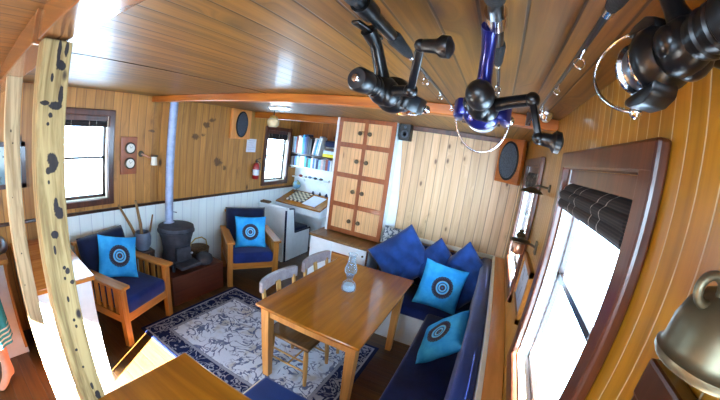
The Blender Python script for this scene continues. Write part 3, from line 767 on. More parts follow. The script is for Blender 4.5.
cl=MB(); cl.box((0,0,.02),(.16,.1,.035),.012); cl=cl.build('folded_cloth',M['wicker'],None,50,loc=(-3.25,3.67,.886),rot=(0,0,.2)); tag(cl,'small brown folded cloth on top of the bench back','cloth')
sl=math.atan2(.15,.46)
tbc=thing('chart_table','sloping wooden chart table with white apron in the nook','table',(-2.93,4.07,.86))
tp=MB(); tp.box((.012,.245,-.012),(.92,.50,.026),.004,RX(sl)); tp.build('tabletop',M['table'],tbc)
MB().box((0,.012,-.075),(.90,.02,.1),.003).build('apron',M['white'],tbc)
MB().prism([(.0,-.125),(.5,-.125),(.5,.12),(0,-.03)],.455,.47,Matrix(((0,0,1,0),(1,0,0,0),(0,1,0,0),(0,0,0,1)))).build('side_panel',M['white'],tbc)
MB().prism([(.0,-.86),(.5,-.86),(.5,.12),(.4,-.03),(.4,-.125)],-.45,-.435,Matrix(((0,0,1,0),(1,0,0,0),(0,1,0,0),(0,0,0,1)))).build('side_support',M['white'],tbc)
MB().bx(.40,.43,.44,.47,-.86,-.1).build('leg',M['white'],tbc)
def on_chart(x,y,dz=0.0):   # local distance up the slope -> world point
    return (-2.93+x, 4.07+y*math.cos(sl), .86+y*math.sin(sl)+.002+dz)
cb=MB().box((0,0,.009),(.336,.336,.018),.003).build('chess_board',M['chess'],None,loc=on_chart(-.13,.27),rot=(sl,0,.05)); tag(cb,'chequered chess board on the chart table','chess board')
pg=MB().box((0,0,.003),(.28,.33,.004)).build('chart_sheet',M['paper'],None,loc=on_chart(.20,.24),rot=(sl,0,-.1)); tag(pg,'pale paper chart lying beside the chess board','paper')
for i,(x,y,lab) in enumerate([(.02,.46,'dark ink bottle behind the chess board, nearest the globe'),(.16,.47,'dark ink bottle behind the paper chart, middle of the three'),(.29,.475,'dark blue ink bottle behind the paper chart, nearest the cupboard')]):
    o=MB().lathe([(0,0),(.022,0),(.024,.03),(.012,.045),(.014,.06),(0,.062)],None,14).build('ink_bottle',M['navy_dark'],None,40,loc=on_chart(x,y,-.006)); tag(o,lab,'bottle','bottles on the chart table')
gl=thing('desk_globe','small blue desk globe at the back of the chart table','globe',on_chart(-.33,.43,-.008))
MB().lathe([(0,0),(.05,0),(.05,.012),(.012,.022),(.01,.06),(0,.06)],None,18).build('stand',M['bronze'],gl,40)
MB().ball((0,0,.13),.075,None,24).build('sphere',M['globe'],gl,60)
MB().tube([(0,.08*math.sin(t),.13-.085*math.cos(t)) for t in [PI*i/10 for i in range(11)]],.005,8).build('meridian',M['brass_bright'],gl,60)
# bookshelf: two shelves with uprights, every book a thing
bs=thing('bookshelf','two tier white bookshelf on the nook wall full of books','bookshelf',(-2.66,YN,1.47))
for z in (0,.225): MB().bx(-.72,.72,-.2,0,z-.018,z,.003).build('shelf',M['mahogany_dark'] if z else M['white'],bs)
MB().bx(-.735,-.72,-.2,0,-.04,.52).build('side',M['mahogany_dark'],bs)
MB().bx(.72,.735,-.2,0,-.04,.52).build('side',M['white'],bs)
cols=[('white',(226,226,224)),('pale blue',(150,190,220)),('dark brown',(70,44,36)),('cream',(220,208,180)),('sky blue',(60,150,205)),('navy',(30,40,80)),('black',(28,28,34)),('grey',(140,146,156)),('rust red',(140,60,46)),('silver grey',(180,186,196)),('turquoise',(40,150,180)),('pink beige',(206,176,166)),('dark green',(40,70,60)),('mid blue',(70,110,170))]
bmat={}
def bookmat(n,rgb):
    if n not in bmat: bmat[n]=plain('book_'+n.replace(' ','_'),rgb,.5,var=.15,scale=30)
    return bmat[n]
ords=['first','second','third','fourth','fifth','sixth','seventh','eighth','ninth','tenth','eleventh','twelfth','thirteenth','fourteenth','fifteenth','sixteenth','seventeenth','eighteenth','nineteenth','twentieth','twenty-first','twenty-second','twenty-third','twenty-fourth','twenty-fifth','twenty-sixth','twenty-seventh','twenty-eighth','twenty-ninth','thirtieth']
def book(x,w,h,d,name,rgb,z,lean,label,grp):
    b=thing('book',label,'book',(x,YN-.19,z+w*math.sin(lean)),0,grp)
    Mm=RY(lean)
    MB().box((w/2,d/2,h/2),(w,d,h),.003,Mm).build('cover',bookmat(name,rgb),b)
    MB().box((w/2,d/2+.004,h/2+.0035),(w*.8,d*.98,h*.99),0,Mm).build('pages',M['paper'],b)
seqU=[0,1,8,3,11,0,4,13,5,6,6,11,10,9,0,12]
x=-.715-2.66; 
for i,ci in enumerate(seqU):
    n,rgb=cols[ci]; w=random.uniform(.024,.042); h=random.uniform(.27,.345); 
    if x+w>-2.775: break
    lean=0.0 if i<11 else .16
    if i==11: x+=.01
    book(x,w,h,.155,n,rgb,1.47+.226,lean,'%s book standing %s from the left on the upper shelf'%(n,ords[i]),'books on the upper shelf')
    x+=w/math.cos(lean)+.006
xu=-2.75
# stack of flat books and a box at the right end
for k,(n,rgb,h) in enumerate([('yellow',(226,206,40),.055),('white and blue',(200,214,230),.05),('brown',(96,70,52),.035)]):
    o=thing('book','%s book lying flat at the right end of the upper shelf'%n,'book',(xu+.14,YN-.1,1.47+.226+[0,.056,.107][k]),.05*k-.04,'books on the upper shelf')
    MB().box((0,0,h/2),(.25-.02*k,.17,h),.003).build('cover',bookmat(n,rgb),o); MB().box((0,.004,h/2),(.255-.02*k,.16,h*.75)).build('pages',M['paper'],o)
x=-.715-2.66; seqL=[9,2,13,1,7,0,0,4,12,10,3,13,9,5,1,11,7,8,13,0,2,9,4,6,3]
for i,ci in enumerate(seqL):
    n,rgb=cols[ci]; w=random.uniform(.028,.05); h=random.uniform(.15,.195)
    if x+w>-1.97: break
    book(x,w,h,.155,n,rgb,1.47+.001,0,'%s book standing %s from the left on the lower shelf'%(n,ords[i]),'books on the lower shelf')
    x+=w+.003
bg=MB(); bg.box((0,0,.06),(.30,.16,.11),.035,seg=3); bg=bg.build('dark_bag',M['navy_dark'],None,50,loc=(-2.58,YN-.1,1.86)); tag(bg,'dark blue soft bag lying on the flat books at the right end of the shelf','bag')
sh=thing('trinket_shelf','narrow white shelf below the books','shelf',(-2.66,YN,1.27))
MB().bx(-.72,.72,-.11,0,-.016,0,.003).build('board',M['white'],sh)
for xx in (-.5,.5): MB().prism([(0,0),(-.09,0),(0,-.07)],xx-.01,xx+.01,Matrix(((0,0,1,0),(1,0,0,0),(0,1,0,-.016),(0,0,0,1)))).build('bracket',M['white'],sh)
tl=['red trinket at the left end of the narrow shelf','pale shell second along the narrow shelf','small grey shell third along the narrow shelf','dark stone fourth along the narrow shelf','brown stone fifth along the narrow shelf','pale pebble sixth along the narrow shelf','dark carving seventh along the narrow shelf']
for i,(xx,rgb,s_) in enumerate([(-.56,(150,60,50),.03),(-.45,(190,180,170),.025),(-.36,(110,120,140),.03),(-.24,(50,50,56),.028),(-.12,(70,60,56),.03),(.06,(150,150,150),.024),(.22,(60,56,60),.03)]):
    o=MB().ball((0,0,s_*.7),(s_*1.3,s_,s_*.75),None,12).build('trinket',plain('trinket_%d'%i,rgb,.5),None,60,loc=(-2.66+xx,YN-.06,1.27)); tag(o,tl[i],'ornament','trinkets on the narrow shelf')
hm=thing('hanging_mug','small pale mug hanging on the corner post of the nook','mug',(-3.36,4.44,1.42))
MB().lathe([(0,0),(.035,0),(.04,.09),(.036,.09),(.03,.01),(0,.01)],None,16).build('cup',M['cream'],hm,40)
MB().tube([(.036,0,.075),(.065,0,.06),(.065,0,.035),(.036,0,.02)],.006,8).build('handle',M['cream'],hm,60)
MB().tube([(-.04,0,.12),(.0,0,.12),(.05,0,.09),(.065,0,.06)],.003,6).build('hook',M['bronze'],hm,60)

# ------------------------------------------------------------------ tall cupboard with panelled doors
cbn=thing('tall_cupboard','tall pine cupboard with eight planked doors on a white base','cupboard',(-1.51,3.5,0))
xl,xr=-.375,.36
zr=[.88,1.225,1.595,1.965,2.285]; yf=-.15
MB().bx(xl,xr,yf+.012,0,.87,CZ-.002).build('carcass',M['white'],cbn)
fr=MB()
for xx,ww in ((xl,.05),(xr-.05,.05),((xl+xr)/2-.024,.048)): fr.bx(xx,xx+ww,yf-.012,yf+.012,.87,CZ-.002,.003)
for z in (.87,1.2,1.57,1.94,2.25): fr.bx(xl,xr,yf-.013,yf+.012,z-.009,z+.049,.003)
fr.build('face_frame',M['cabframe'],cbn)
for r_ in range(4):
    z0,z1=[.91,1.24,1.61,1.98][r_],[1.2,1.57,1.94,2.25][r_]
    for c_i in range(2):
        x0=(xl+.035,(xl+xr)/2+.0175)[c_i]; x1=((xl+xr)/2-.0175,xr-.035)[c_i]
        dd=MB().bx(x0+.003,x1-.003,yf-.008,yf+.008,z0+.003,z1-.003,.002).build('door',M['door_pine'],cbn)
        kx=(x1-.045,x0+.045)[c_i]; kz=(z0+z1)/2+(.0 if r_ else -.02)
        MB().lathe([(0,0),(.012,0),(.009,.012),(.026,.022),(.024,.036),(0,.04)],T(kx,yf-.008,kz)@RX(PI/2),14).build('knob',M['bronze'],dd,50)
bc=MB(); x0,x1,y0=-.46,.33,-.42
bc.bx(x0,x1,y0+.02,0,0,.81,.003)
bc.build('base',M['white'],cbn)
MB().bx(x0-.015,x1+.015,y0-.005,0,.81,.845,.005).build('base_top',M['pale_y'],cbn)
dr=MB().bx(-.13,.13,y0-.0,y0+.03,.50,.67,.004).build('drawer',M['oak_x'],cbn)
nk=MB().bx(-.135,.135,y0+.012,y0+.026,.49,.685).build('drawer_frame',M['cabframe'],cbn)
MB().bx(x1-.02,x1,y0+.014,y0+.026,0,.81).build('corner_post',M['mahogany'],cbn)
pd=MB().bx(.17,.30,y0+.008,y0+.022,.1,.79,.003).build('side_door',M['white'],cbn)
MB().ball((.275,y0-.004,.735),.013).build('knob',M['bronze'],pd,60)
lp=MB().bx(-.44,-.15,y0+.008,y0+.022,.1,.79,.003).build('side_door',M['white'],cbn)
wbd=MB(); wbd.prism([(-1.15,.4),(-1.03,.4),(-1.045,1.4),(-1.122,CZ-.06),(-1.15,CZ-.06)],3.484,3.499,Matrix(((1,0,0,0),(0,0,1,0),(0,1,0,0),(0,0,0,1))))
struct(wbd.build('trim_9',M['white']),'white board between the cupboard and the pale planks','trim')
# small black speaker
bsx=thing('shelf_speaker','small black loudspeaker high beside the tall cupboard','speaker',(-1.06,YB,2.10))
MB().bx(-.065,.065,-.11,-.0,.0,.2,.008).build('cabinet',M['black'],bsx)
MB().lathe([(0,.0),(.042,.0),(.046,.004),(.038,.006),(.012,-.004),(0,-.002)],T(0,-.11,.075)@RX(PI/2),18).build('cone',M['grille'],bsx,40)
MB().lathe([(0,.0),(.016,.0),(.018,.003),(0,.005)],T(0,-.11,.155)@RX(PI/2),14).build('tweeter',M['grille'],bsx,40)

# ------------------------------------------------------------------ L-shaped settee
se=thing('corner_settee','L shaped navy settee along the right wall and back wall','settee',(0,0,0))
MB().bx(-.30,.20,.62,3.47,0,.35,.004).build('base',M['white'],se)
MB().bx(-1.13,-.30,2.80,3.47,0,.35,.004).build('base',M['white'],se)
s=MB(); s.bx(-.335,.13,.62,2.80,.352,.46,.03,seg=3); s.build('seat_cushion',M['navy_seat'],se,50)
s=MB(); s.bx(-1.12,.13,2.77,3.40,.352,.458,.03,seg=3); s.build('seat_cushion',M['navy_seat'],se,50)
b=MB(); b.bx(.06,.17,.62,3.40,.44,.99,.03,seg=3); b.build('backrest',M['navy_seat'],se,50)
b=MB(); b.bx(-1.12,.08,3.38,3.468,.44,.94,.025,seg=3); b.build('backrest',M['navy_seat'],se,50)
MB().bx(.172,.20,.62,3.47,.35,1.0,.003).build('ledge_edge',M['white'],se)
MB().bx(.19,.298,.62,3.47,.965,.998,.003).build('ledge',wood('ledge_wood',(240,206,170),(214,172,130),1,.3),se)  # wood paled so its colour carries the sunlight on the ledge
# loose navy pillows on the back bench
def pil(c, rz, tilt, w, h, t, label, roll=0.0, seed=5, mat='navy'):
    b=MB(); b.pillow(w,h,t,None,30,.04,.03,seed,3); o=b.build('navy_pillow',M[mat],None,60,loc=c,rot=Euler((tilt,roll,rz)))
    o.rotation_mode='XYZ'; tag(o,label,'pillow','big navy pillows on the back bench'); return o
pil((-.79,3.17,.81),R(8),-.22,.57,.57,.24,'big navy pillow beside the tall cupboard',R(50),5)
pil((-.42,3.24,.80),R(0),-.22,.46,.46,.18,'navy pillow standing on its corner in the middle of the bench',R(45),6)
pil((-.09,3.13,.80),R(-26),-.26,.54,.54,.2,'big navy pillow in the right corner of the bench',R(38),7)
def decormat():
    k=NT('grey_leaf_print'); v,_=k.obj(); n=k.noise(v,26,3,.5,1.0)
    return k.fin(k.mix(k.ss(n,.48,.55),s2l((200,204,206)),s2l((84,96,112))),.8)
b=MB(); b.pillow(.21,.21,.08,None,14,.05,.003,9,4); o=b.build('printed_pillow',decormat(),None,60,loc=(-1.02,3.35,.985),rot=(-.2,.1,.2)); tag(o,'small grey printed pillow behind the big navy pillow','pillow')

# ------------------------------------------------------------------ oil lamp on the table
ol=thing('oil_lamp','clear glass oil lamp on the dining table','lamp',(-.985,2.24,.741))
MB().lathe([(0,0),(.052,0),(.056,.008),(.056,.03),(.05,.055),(.03,.075),(.02,.09),(.022,.1),(.03,.11),(0,.112)],None,28).build('font',M['lampglass'],ol,40)
MB().lathe([(0,.006),(.046,.006),(.048,.03),(.04,.045),(0,.046)],None,24).build('oil',M['water'],ol,40)
MB().lathe([(.024,.1),(.026,.115),(.03,.125),(.022,.13)],None,20).build('burner',M['steel'],ol,40)
MB().lathe([(.028,.125),(.046,.15),(.048,.175),(.034,.215),(.026,.26),(.03,.285),(.036,.295),(.034,.296),(.027,.285),(.023,.26),(.031,.215),(.045,.175),(.043,.15),(.025,.127)],None,28).build('chimney',M['lampglass'],ol,50)

ol.scale=(1.15,1.15,1.15)
# ------------------------------------------------------------------ right wall fittings
hl=thing('gimbal_oil_lamp','copper oil lamp on a wall bracket between the right windows','lamp',(.22,1.8,1.53))
MB().lathe([(0,0),(.032,0),(.036,.01),(.036,.06),(.03,.068),(0,.068)],None,24).build('font',M['copper'],hl,40)
MB().lathe([(.03,.068),(.058,.07),(.06,.08),(.04,.085),(0,.088)],None,24).build('brim',M['bronze'],hl,40)
MB().lathe([(0,.085),(.02,.09),(.03,.105),(.022,.118),(.012,.125),(.018,.135),(0,.142)],None,16).build('burner',M['bronze'],hl,40)
MB().tube([(.05,-.01,.07),(.065,-.08,.08),(.076,-.14,.085)],.008,8).build('arm',M['bronze'],hl,60)
MB().bx(.07,.08,-.165,-.115,.05,.12,.004).build('wall_plate',M['bronze'],hl)
sb=thing('smoke_bell','dark round smoke bell on a wall bracket above the copper lamp','smoke bell',(.225,1.8,1.885))
MB().lathe([(0,.03),(.02,.028),(.055,.012),(.065,0),(.06,0),(.02,.018),(0,.02)],None,24).build('dome',M['bronze'],sb,40)
MB().tube([(0,0,.028),(.02,-.04,.045),(.07,-.12,.045)],.006,8).build('arm',M['bronze'],sb,60)
MB().lathe([(0,0),(.022,0),(.018,.008),(0,.01)],T(.075,-.13,.045)@RY(-PI/2),14).build('wall_plate',M['bronze'],sb,40)
pf=thing('small_framed_picture','small pale framed photo between the right windows','picture',(SX,1.72,1.375))
f=MB(); f.bx(0,-.02,-.2,.2,.115,.145).bx(0,-.02,-.2,.2,-.145,-.115).bx(0,-.02,-.2,-.17,-.145,.145).bx(0,-.02,.17,.2,-.145,.145); f.build('frame',M['oak_y'],pf)
MB().bx(-.003,-.01,-.175,.175,-.12,.12).build('print',M['pic2'],pf)
# brass bell near the camera
bl=thing('brass_bell','large tarnished brass bell hanging on the right wall near the camera','bell',(.238,.253,1.873))
MB().lathe([(.050,-.004),(.0525,.0),(.0525,.005),(.048,.008),(.047,.015),(.0455,.032),(.039,.050),(.027,.063),(.012,.069),(0,.07),(0,.066),(.025,.058),(.036,.045),(.042,.03),(.0445,.0)],None,40).build('body',M['brass'],bl,50)
MB().lathe([(0,.068),(.012,.07),(.015,.078),(.01,.088),(0,.09)],None,20).build('crown',M['brass'],bl,50)
MB().tube([(0,0,.062),(0,0,.025),(0,0,.006)],[.004,.004,.01],8).build('clapper',M['bronze'],bl,50)
MB().tube([(-.035,-.006,.062+.012*math.sin(t)) if False else (-.034+.012*math.cos(t),-.006,.066+.013*math.sin(t)) for t in [2*PI*i/16 for i in range(16)]],.0045,8,True).build('side_ring',M['brass'],bl,60)
MB().tube([(0,0,.085),(.015,0,.105),(.04,0,.105),(.062,0,.09)],.007,10).build('bracket',M['brass'],bl,60)
MB().lathe([(.0,0),(.016,0),(.014,.01),(0,.012)],T(.062,0,.09)@RY(-PI/2),16).build('wall_plate',M['brass'],bl,40)

# ------------------------------------------------------------------ rods and reels on the ceiling
def rod(x, y0, ygrip, y1, label, band, z=2.23, hood=.45):
    r=thing('fishing_rod',label,'fishing rod',(x,0,z),0,'fishing rods under the ceiling')
    MB().tube([(0,y0,0),(0,ygrip-.30,0)],.016,14).build('rear_grip',M['foam'],r,50)
    MB().tube([(0,ygrip-.30,0),(0,ygrip-.13,0)],.0125,14).build('reel_seat',M['black_gloss'],r,50)
    MB().tube([(0,hood-.022,0),(0,hood+.022,0)],.018,16).build('hood',band,r,50)
    MB().tube([(0,ygrip-.13,0),(0,ygrip-.11,0),(0,ygrip-.02,0),(0,ygrip,0)],[.013,.0165,.012,.009],14).build('fore_grip',M['foam'],r,50)
    MB().tube([(0,ygrip,0),(0,ygrip+.02,0)],.0085,12).build('winding_check',M['chrome'],r,50)
    MB().tube([(0,ygrip,0),(0,y1,0)],[.006,.0022],10).build('blank',M['black_gloss'],r,50)
    for k,yy in enumerate((.18,.42,.7,.95)):
        if ygrip+yy<y1:
            g=.010-.002*k
            o=MB().tube([(g*math.cos(t),ygrip+yy,-.01-g+g*math.sin(t)) for t in [2*PI*i/14 for i in range(14)]],.0018,6,True)
            o.tube([(0,ygrip+yy-.03,-.004),(0,ygrip+yy,-.012)],.0018,6); o.build('line_guide',M['chrome'],r,60)
    for yy in (ygrip-.42,y1-.05):
        MB().bx(-.012,.012,yy-.012,yy+.012,-.008,CZ-z).build('rack_clip',M['mahogany_dark'],r)
    return r
rod(-.236,-.35,.71,2.0,'fishing rod above the plain black reel, first from the left',M['black_gloss'])
rod(-.027,-.35,.72,1.95,'fishing rod above the blue reel, middle of the three',M['chrome'],2.23,.485)
rod(.128,-.45,.41,1.7,'fishing rod above the large black reel, nearest the right wall',M['black_gloss'],2.23,.2)

def reel(loc, s, sy, label, rotor_mat, spool_mat, stem_mat, foot, crank, bail_r=.062, fwd=.012, rz=0.0, rx=0.0, roll=0.0, round_back=False, back=1.0, arm=1.0):
    """spinning reel hanging under a rod: +y towards the rod tip, stem rises to foot (local)"""
    r=thing('fishing_reel',label,'fishing reel',loc,0,'spinning reels under the ceiling'); r.rotation_euler=(rx,0,rz)
    Y=lambda v: v*s*sy
    A=YAX@Matrix.Diagonal((1,1,sy,1))      # lathe axis along +y
    B=RX(PI/2)@Matrix.Diagonal((1,1,sy,1)) # lathe axis along -y
    fx,fy,fz=foot
    st=MB(); st.tube([(0,-.005*s,.008*s),(fx*.2,fy*.25,fz*.35),(fx*.6,fy*.6,fz*.7),(fx,fy,fz-.014)],[.015*s,.0105*s,.0095*s,.012*s],12)
    st.box((fx,fy,fz-.015),(.018,.09,.008),.003); st.build('stem',stem_mat,r,50)
    b=MB(); b.ball((0,0,0),(.022*s,.036*s*sy,.025*s),None,20); b.ball((.010*s,.002*s,-.004*s),(.017*s,.026*s*sy,.022*s),None,18)
    b.ball((-.017*s,.0,.0),(.010*s,.016*s*sy,.014*s),None,14); b.build('gearbox',M['black_gloss'],r,60)
    k=s*back
    if round_back:
        sp=MB().lathe([(0,-.0),(.0150*k,.0),(.0160*k,.010*k),(.0225*k,.018*k),(.0235*k,.032*k),(.0215*k,.046*k),(.015*k,.057*k),(.007*k,.0625*k),(0,.0635*k)],T(0,-.02*s*sy,0)@B,26).build('drag_housing',M['black'],r,50)
    else:
        sp=MB().lathe([(0,-.0),(.0145*k,.0),(.0145*k,.030*k),(.0175*k,.034*k),(.0175*k,.058*k),(.0145*k,.063*k),(0,.0635*k)],T(0,-.024*s*sy,0)@B,26).build('drag_housing',M['black'],r,40)
        for zz in (.006,.02): MB().lathe([(.0144*k,zz*k),(.0165*k,(zz+.002)*k),(.0165*k,(zz+.007)*k),(.0144*k,(zz+.009)*k)],T(0,-.024*s*sy,0)@B,26).build('drag_ring',M['black_gloss'],sp,40)
        MB().lathe([(0,.0638*k),(.0065*k,.0638*k),(.0055*k,.067*k),(0,.068*k)],T(0,-.024*s*sy,0)@B,14).build('drag_cap',M['chrome'],sp,40)
    Q=RY(roll)
    a=arm
    ro=MB().lathe([(0,.020*s),(.020*s,.020*s),(.030*s,.030*s),(.032*s,.044*s),(.029*s,.05*s),(.0,.05*s)],A,28)
    for sg in (-1,1):
        ro.prism([(sg*.024*s,Y(.026)),(sg*.038*s*a,Y(.030)),(sg*.046*s*a,Y(.05)),(sg*.046*s*a,Y(.078)),(sg*.041*s*a,Y(.094)),(sg*.034*s*a,Y(.09)),(sg*.033*s,Y(.06))],-.014*s,.014*s,Q,.003*s)
    ro.build('rotor',rotor_mat,r,40)
    MB().lathe([(0,.05*s),(.024*s,.05*s),(.028*s,.054*s),(.028*s,.058*s),(.0235*s,.061*s),(.0235*s,.082*s),(.0285*s,.084*s),(.0285*s,.089*s),(.021*s,.092*s),(0,.093*s)],A,30).build('spool',spool_mat,r,40)
    MB().lathe([(.0241*s,.062*s),(.0248*s,.071*s),(.0241*s,.081*s)],A,28).build('line',M['steel'],r,40)
    MB().lathe([(0,.092*s),(.012*s,.093*s),(.01*s,.101*s),(0,.102*s)],A,16).build('spool_cap',M['chrome'],r,40)
    pts=[]
    for i in range(25):
        t=PI*i/24; q=math.sin(t)
        pts.append(Q@Vector((math.cos(t)*.046*s*a, Y(.088)+fwd*q, -q*bail_r)))
    MB().tube(pts,.0022,8).build('bail_wire',M['chrome'],r,60)
    MB().ball(Q@Vector((.046*s*a,Y(.09),0)),.0075*s,None,12).build('line_roller',M['chrome'],r,60)
    c0,c1,k1=crank
    MB().tube([(.012*s,0,-.002*s),((.012*s+c0[0])/2,c0[1]*.5,c0[2]*.5),c0],[.0105*s,.0085*s,.0085*s],12).build('crank_shaft',M['black_gloss'],r,50)
    ab=MB(); ab.bar(c0,c1,.0115*s,.009*s,.002*s); ab.ball(c0,.0105*s,None,12); ab.ball(c1,.0085*s,None,12); ar=ab.build('crank_arm',M['black_gloss'],r,50)
    kn=MB(); k0=Vector(c1); k1=Vector(k1); d=k1-k0
    kn.tube([k0,k0+d*.15,k0+d*.5,k0+d*.66,k0+d*.88,k1],[.006*s,.0085*s,.009*s,.0145*s,.014*s,.006*s],16); kn.build('crank_knob',M['black'],ar,50)
    return r
reel((-.243,.592,2.115),1.3,.9,'plain black reel hanging on the left rod',M['black_gloss'],M['chrome'],M['black_gloss'],(.0,-.085,.112),((.075,-.03,-.004),(.117,-.105,.056),(.172,-.105,.052)),.03,.0,-.13,0,.3)
reel((-.046,.615,2.112),1.34,.85,'black and blue reel hanging on the middle rod',M['blue_metal'],M['steel'],M['blue_metal'],(.010,-.115,.118),((.092,-.055,.004),(.110,-.06,-.062),(.152,-.06,-.064)),.078,.03,0,-.10,0,True,.86)
reel((.154,.276,2.132),1.06,.88,'large black reel with silver spool rim hanging nearest the right wall',M['black_gloss'],M['chrome'],M['black_gloss'],(-.025,.02,.102),((.05,.0,-.0),(.055,.03,.03),(.075,.03,.03)),.035,.05,.08,0,PI/2,False,1.2,.95)

# ------------------------------------------------------------------ ceiling fittings
cl=thing('hanging_lantern','small cream and brass lantern hanging from the ceiling before the far window','lantern',(-2.57,2.9,2.07))
MB().lathe([(0,0),(.05,0),(.072,.03),(.075,.08),(.05,.11),(.0,.115)],None,20).build('shade',plain('lantern_shade',(176,160,124),.5),cl,40)
MB().lathe([(.05,.108),(.045,.13),(.015,.14),(0,.14)],None,20).build('cap',M['brass_bright'],cl,40)
MB().tube([(0,0,.14),(0,0,CZ-2.07)],.007,8).build('rod',M['bronze'],cl,50)
MB().lathe([(0,0),(.045,0),(.04,-.015),(0,-.018)],T(0,0,CZ-2.07),20).build('ceiling_plate',M['bronze'],cl,40)
lt=thing('ceiling_light','small flat white light on the ceiling beyond the beam','ceiling light',(-2.25,2.62,CZ))
MB().bx(-.13,.13,-.045,.045,-.02,0,.004).build('housing',M['white'],lt)
MB().bx(-.115,.115,-.035,.035,-.024,-.019).build('diffuser',M['lightpanel'],lt)
for (x_,y_,lab) in ((-.1,2.45,'small silver ceiling spotlight above the back bench'),(.2,1.55,'small silver ceiling spotlight near the right wall')):
    s_=thing('ceiling_spotlight',lab,'spotlight',(x_,y_,CZ),0,'silver ceiling spotlights')
    MB().lathe([(0,-.002),(.035,-.002),(.035,-.012),(.03,-.03),(.02,-.045),(.016,-.045),(0,-.03)],None,18).build('housing',M['chrome'],s_,40)
    MB().lathe([(0,-.046),(.015,-.046),(.012,-.05),(0,-.052)],None,14).build('bulb',M['gaugeface'],s_,40)

# ------------------------------------------------------------------ person at the galley (mostly outside the frame)
pr=thing('person','person standing at the galley wrapped in a turquoise striped towel, bare feet on the floorboards','person',(-2.827,-.169,0),R(45))
def skin_body():
    # local: facing -y
    J=[(0,0,.93),(0,0,1.08),(0,-.005,1.25),(0,0,1.42),(0,.0,1.50),(0,-.01,1.56),(0,-.02,1.66),(0,-.01,1.73)]
    Rr=[(.15,.11),(.125,.09),(.15,.10),(.13,.08),(.055,.055),(.06,.065),(.075,.09),(.05,.06)]
    E_=[(i,i+1) for i in range(7)]
    def add(p,r,par): J.append(p); Rr.append(r if isinstance(r,tuple) else (r,r)); E_.append((par,len(J)-1)); return len(J)-1
    for s in (-1,1):
        h=add((s*.095,0,.86),.085,0); k=add((s*.10,-.015,.49),.055,h); cfx=add((s*.10,.01,.33),.05,k); an=add((s*.10,.015,.09),.034,cfx)
        he=add((s*.10,.045,.035),.03,an)
        ba=add((s*.108,-.09,.028),(.04,.022),an); to=add((s*.112,-.165,.016),(.036,.013),ba)
        sh=add((s*.17,0,1.40),.06,3); el=add((s*.235,.03,1.12),.042,sh); wr=add((s*.20,-.14,.93),.03,el); pa=add((s*.19,-.21,.93),(.034,.02),wr)
        for f in range(4):
            add((s*(.165+.02*f),-.29+.012*abs(f-1.5),.905),.0095,pa)
        add((s*.15,-.235,.91),.011,pa)
    me=bpy.data.meshes.new('body'); me.from_pydata(J,E_,[]); o=bpy.data.objects.new('body',me); C.objects.link(o)
    m=o.modifiers.new('skin','SKIN'); m.use_smooth_shade=True
    for i,v in enumerate(me.skin_vertices[0].data): v.radius=Rr[i]; v.use_root=(i==0)
    sb_=o.modifiers.new('sub','SUBSURF'); sb_.levels=2; sb_.render_levels=2
    me.materials.append(M['skin']); o.parent=pr; return o
bpy.context.view_layer.update()
def ensure_skin(me):
    if not me.skin_vertices: me.attributes
body=skin_body()
tw=MB()
def tf(u,v):
    a=2*PI*u; z=.36+.66*v; rx=(.225-.03*v)+.012*math.sin(9*a)*(1-v); ry=(.165-.02*v)+.012*math.cos(8*a)*(1-v)
    return (rx*math.cos(a),ry*math.sin(a)-.0,z)
tw.grid(tf,48,10,None,True); tw.build('towel',M['towel'],pr,60)
hr=MB(); hr.ball((0,.005,1.69),(.088,.10,.095),None,20); hr.build('hair',M['hair'],pr,60)
for s in (-1,1): MB().ball((s*.03,-.095,1.665),(.012,.008,.008),None,10).build('eye',M['black'],pr,60)
MB().ball((0,-.105,1.64),(.012,.018,.02),None,10).build('nose',M['skin'],pr,60)
MB().ball((0,-.088,1.605),(.024,.012,.006),None,10).build('mouth',M['copper'],pr,60)
for s in (-1,1): MB().ball((s*.08,-.005,1.65),(.01,.02,.03),None,10).build('ear',M['skin'],pr,60)

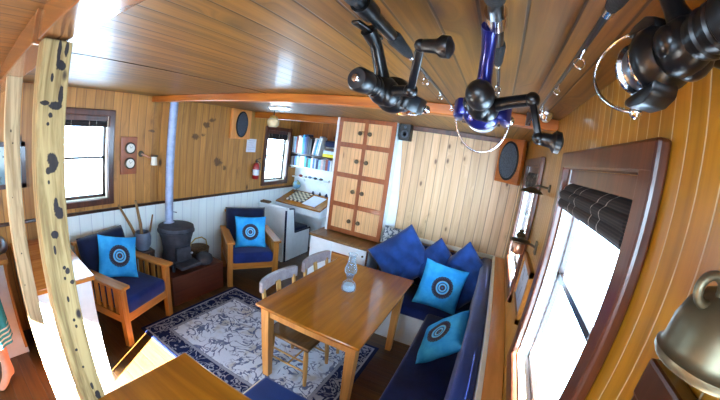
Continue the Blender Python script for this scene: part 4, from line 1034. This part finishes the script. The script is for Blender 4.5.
# ------------------------------------------------------------------ light
w=bpy.data.worlds.new('sky'); sc.world=w; w.use_nodes=True; nt=w.node_tree; nt.nodes.clear()
bg=nt.nodes.new('ShaderNodeBackground'); wo=nt.nodes.new('ShaderNodeOutputWorld'); nt.links.new(bg.outputs[0],wo.inputs[0])
tc=nt.nodes.new('ShaderNodeTexCoord'); sp=nt.nodes.new('ShaderNodeSeparateXYZ'); nt.links.new(tc.outputs['Generated'],sp.inputs[0])
mr=nt.nodes.new('ShaderNodeMapRange'); nt.links.new(sp.outputs[2],mr.inputs[0]); mr.inputs[1].default_value=.0; mr.inputs[2].default_value=.5
mx=nt.nodes.new('ShaderNodeMix'); mx.data_type='RGBA'; nt.links.new(mr.outputs[0],mx.inputs[0]); mx.inputs[6].default_value=(1.24,1.66,2.12,1); mx.inputs[7].default_value=(.54,.79,1.04,1)
nt.links.new(mx.outputs[2],bg.inputs[0]); bg.inputs[1].default_value=8.5
sd=bpy.data.lights.new('sun','SUN'); sd.energy=230; sd.angle=R(.6); sd.color=(1,.98,.95)
so=bpy.data.objects.new('sun',sd); C.objects.link(so)
el=R(36.5); d=Vector((-.489*math.cos(el),.872*math.cos(el),-math.sin(el)))
so.rotation_euler=d.to_track_quat('-Z','Y').to_euler(); so.location=(1,-2,4)
def portal(name,loc,rot,sx,sy):
    l=bpy.data.lights.new(name,'AREA'); l.shape='RECTANGLE'; l.size=sx; l.size_y=sy; l.cycles.is_portal=True
    o=bpy.data.objects.new(name,l); C.objects.link(o); o.location=loc; o.rotation_euler=rot
for i,(a,b) in enumerate(PWIN): portal('portal_port_%d'%i,(PX-.1,(a+b)/2,(WZ0+WZ1)/2),(0,R(-90),0),WZ1-WZ0,b-a)
for i,(a,b) in enumerate(SWIN): portal('portal_star_%d'%i,(SX+.1,(a+b)/2,(WZ0+WZ1)/2),(0,R(90),0),WZ1-WZ0,b-a)
portal('portal_aft',(-1.35,YA-.07,1.55),(R(90),0,0),2.5,1.1)
portal('portal_hatch',((HX0+HX1)/2,(HY0+HY1)/2,CZ+.06),(0,0,0),HX1-HX0,HY1-HY0)

sc.view_settings.view_transform='Standard'; sc.view_settings.look='None'; sc.view_settings.exposure=0.9; sc.view_settings.gamma=0.97
try:
    sc.cycles.use_denoising=True; sc.cycles.max_bounces=8; sc.cycles.diffuse_bounces=5; sc.cycles.transparent_max_bounces=16; sc.cycles.caustics_reflective=False; sc.cycles.caustics_refractive=False
    sc.cycles.sample_clamp_indirect=6
except Exception: pass
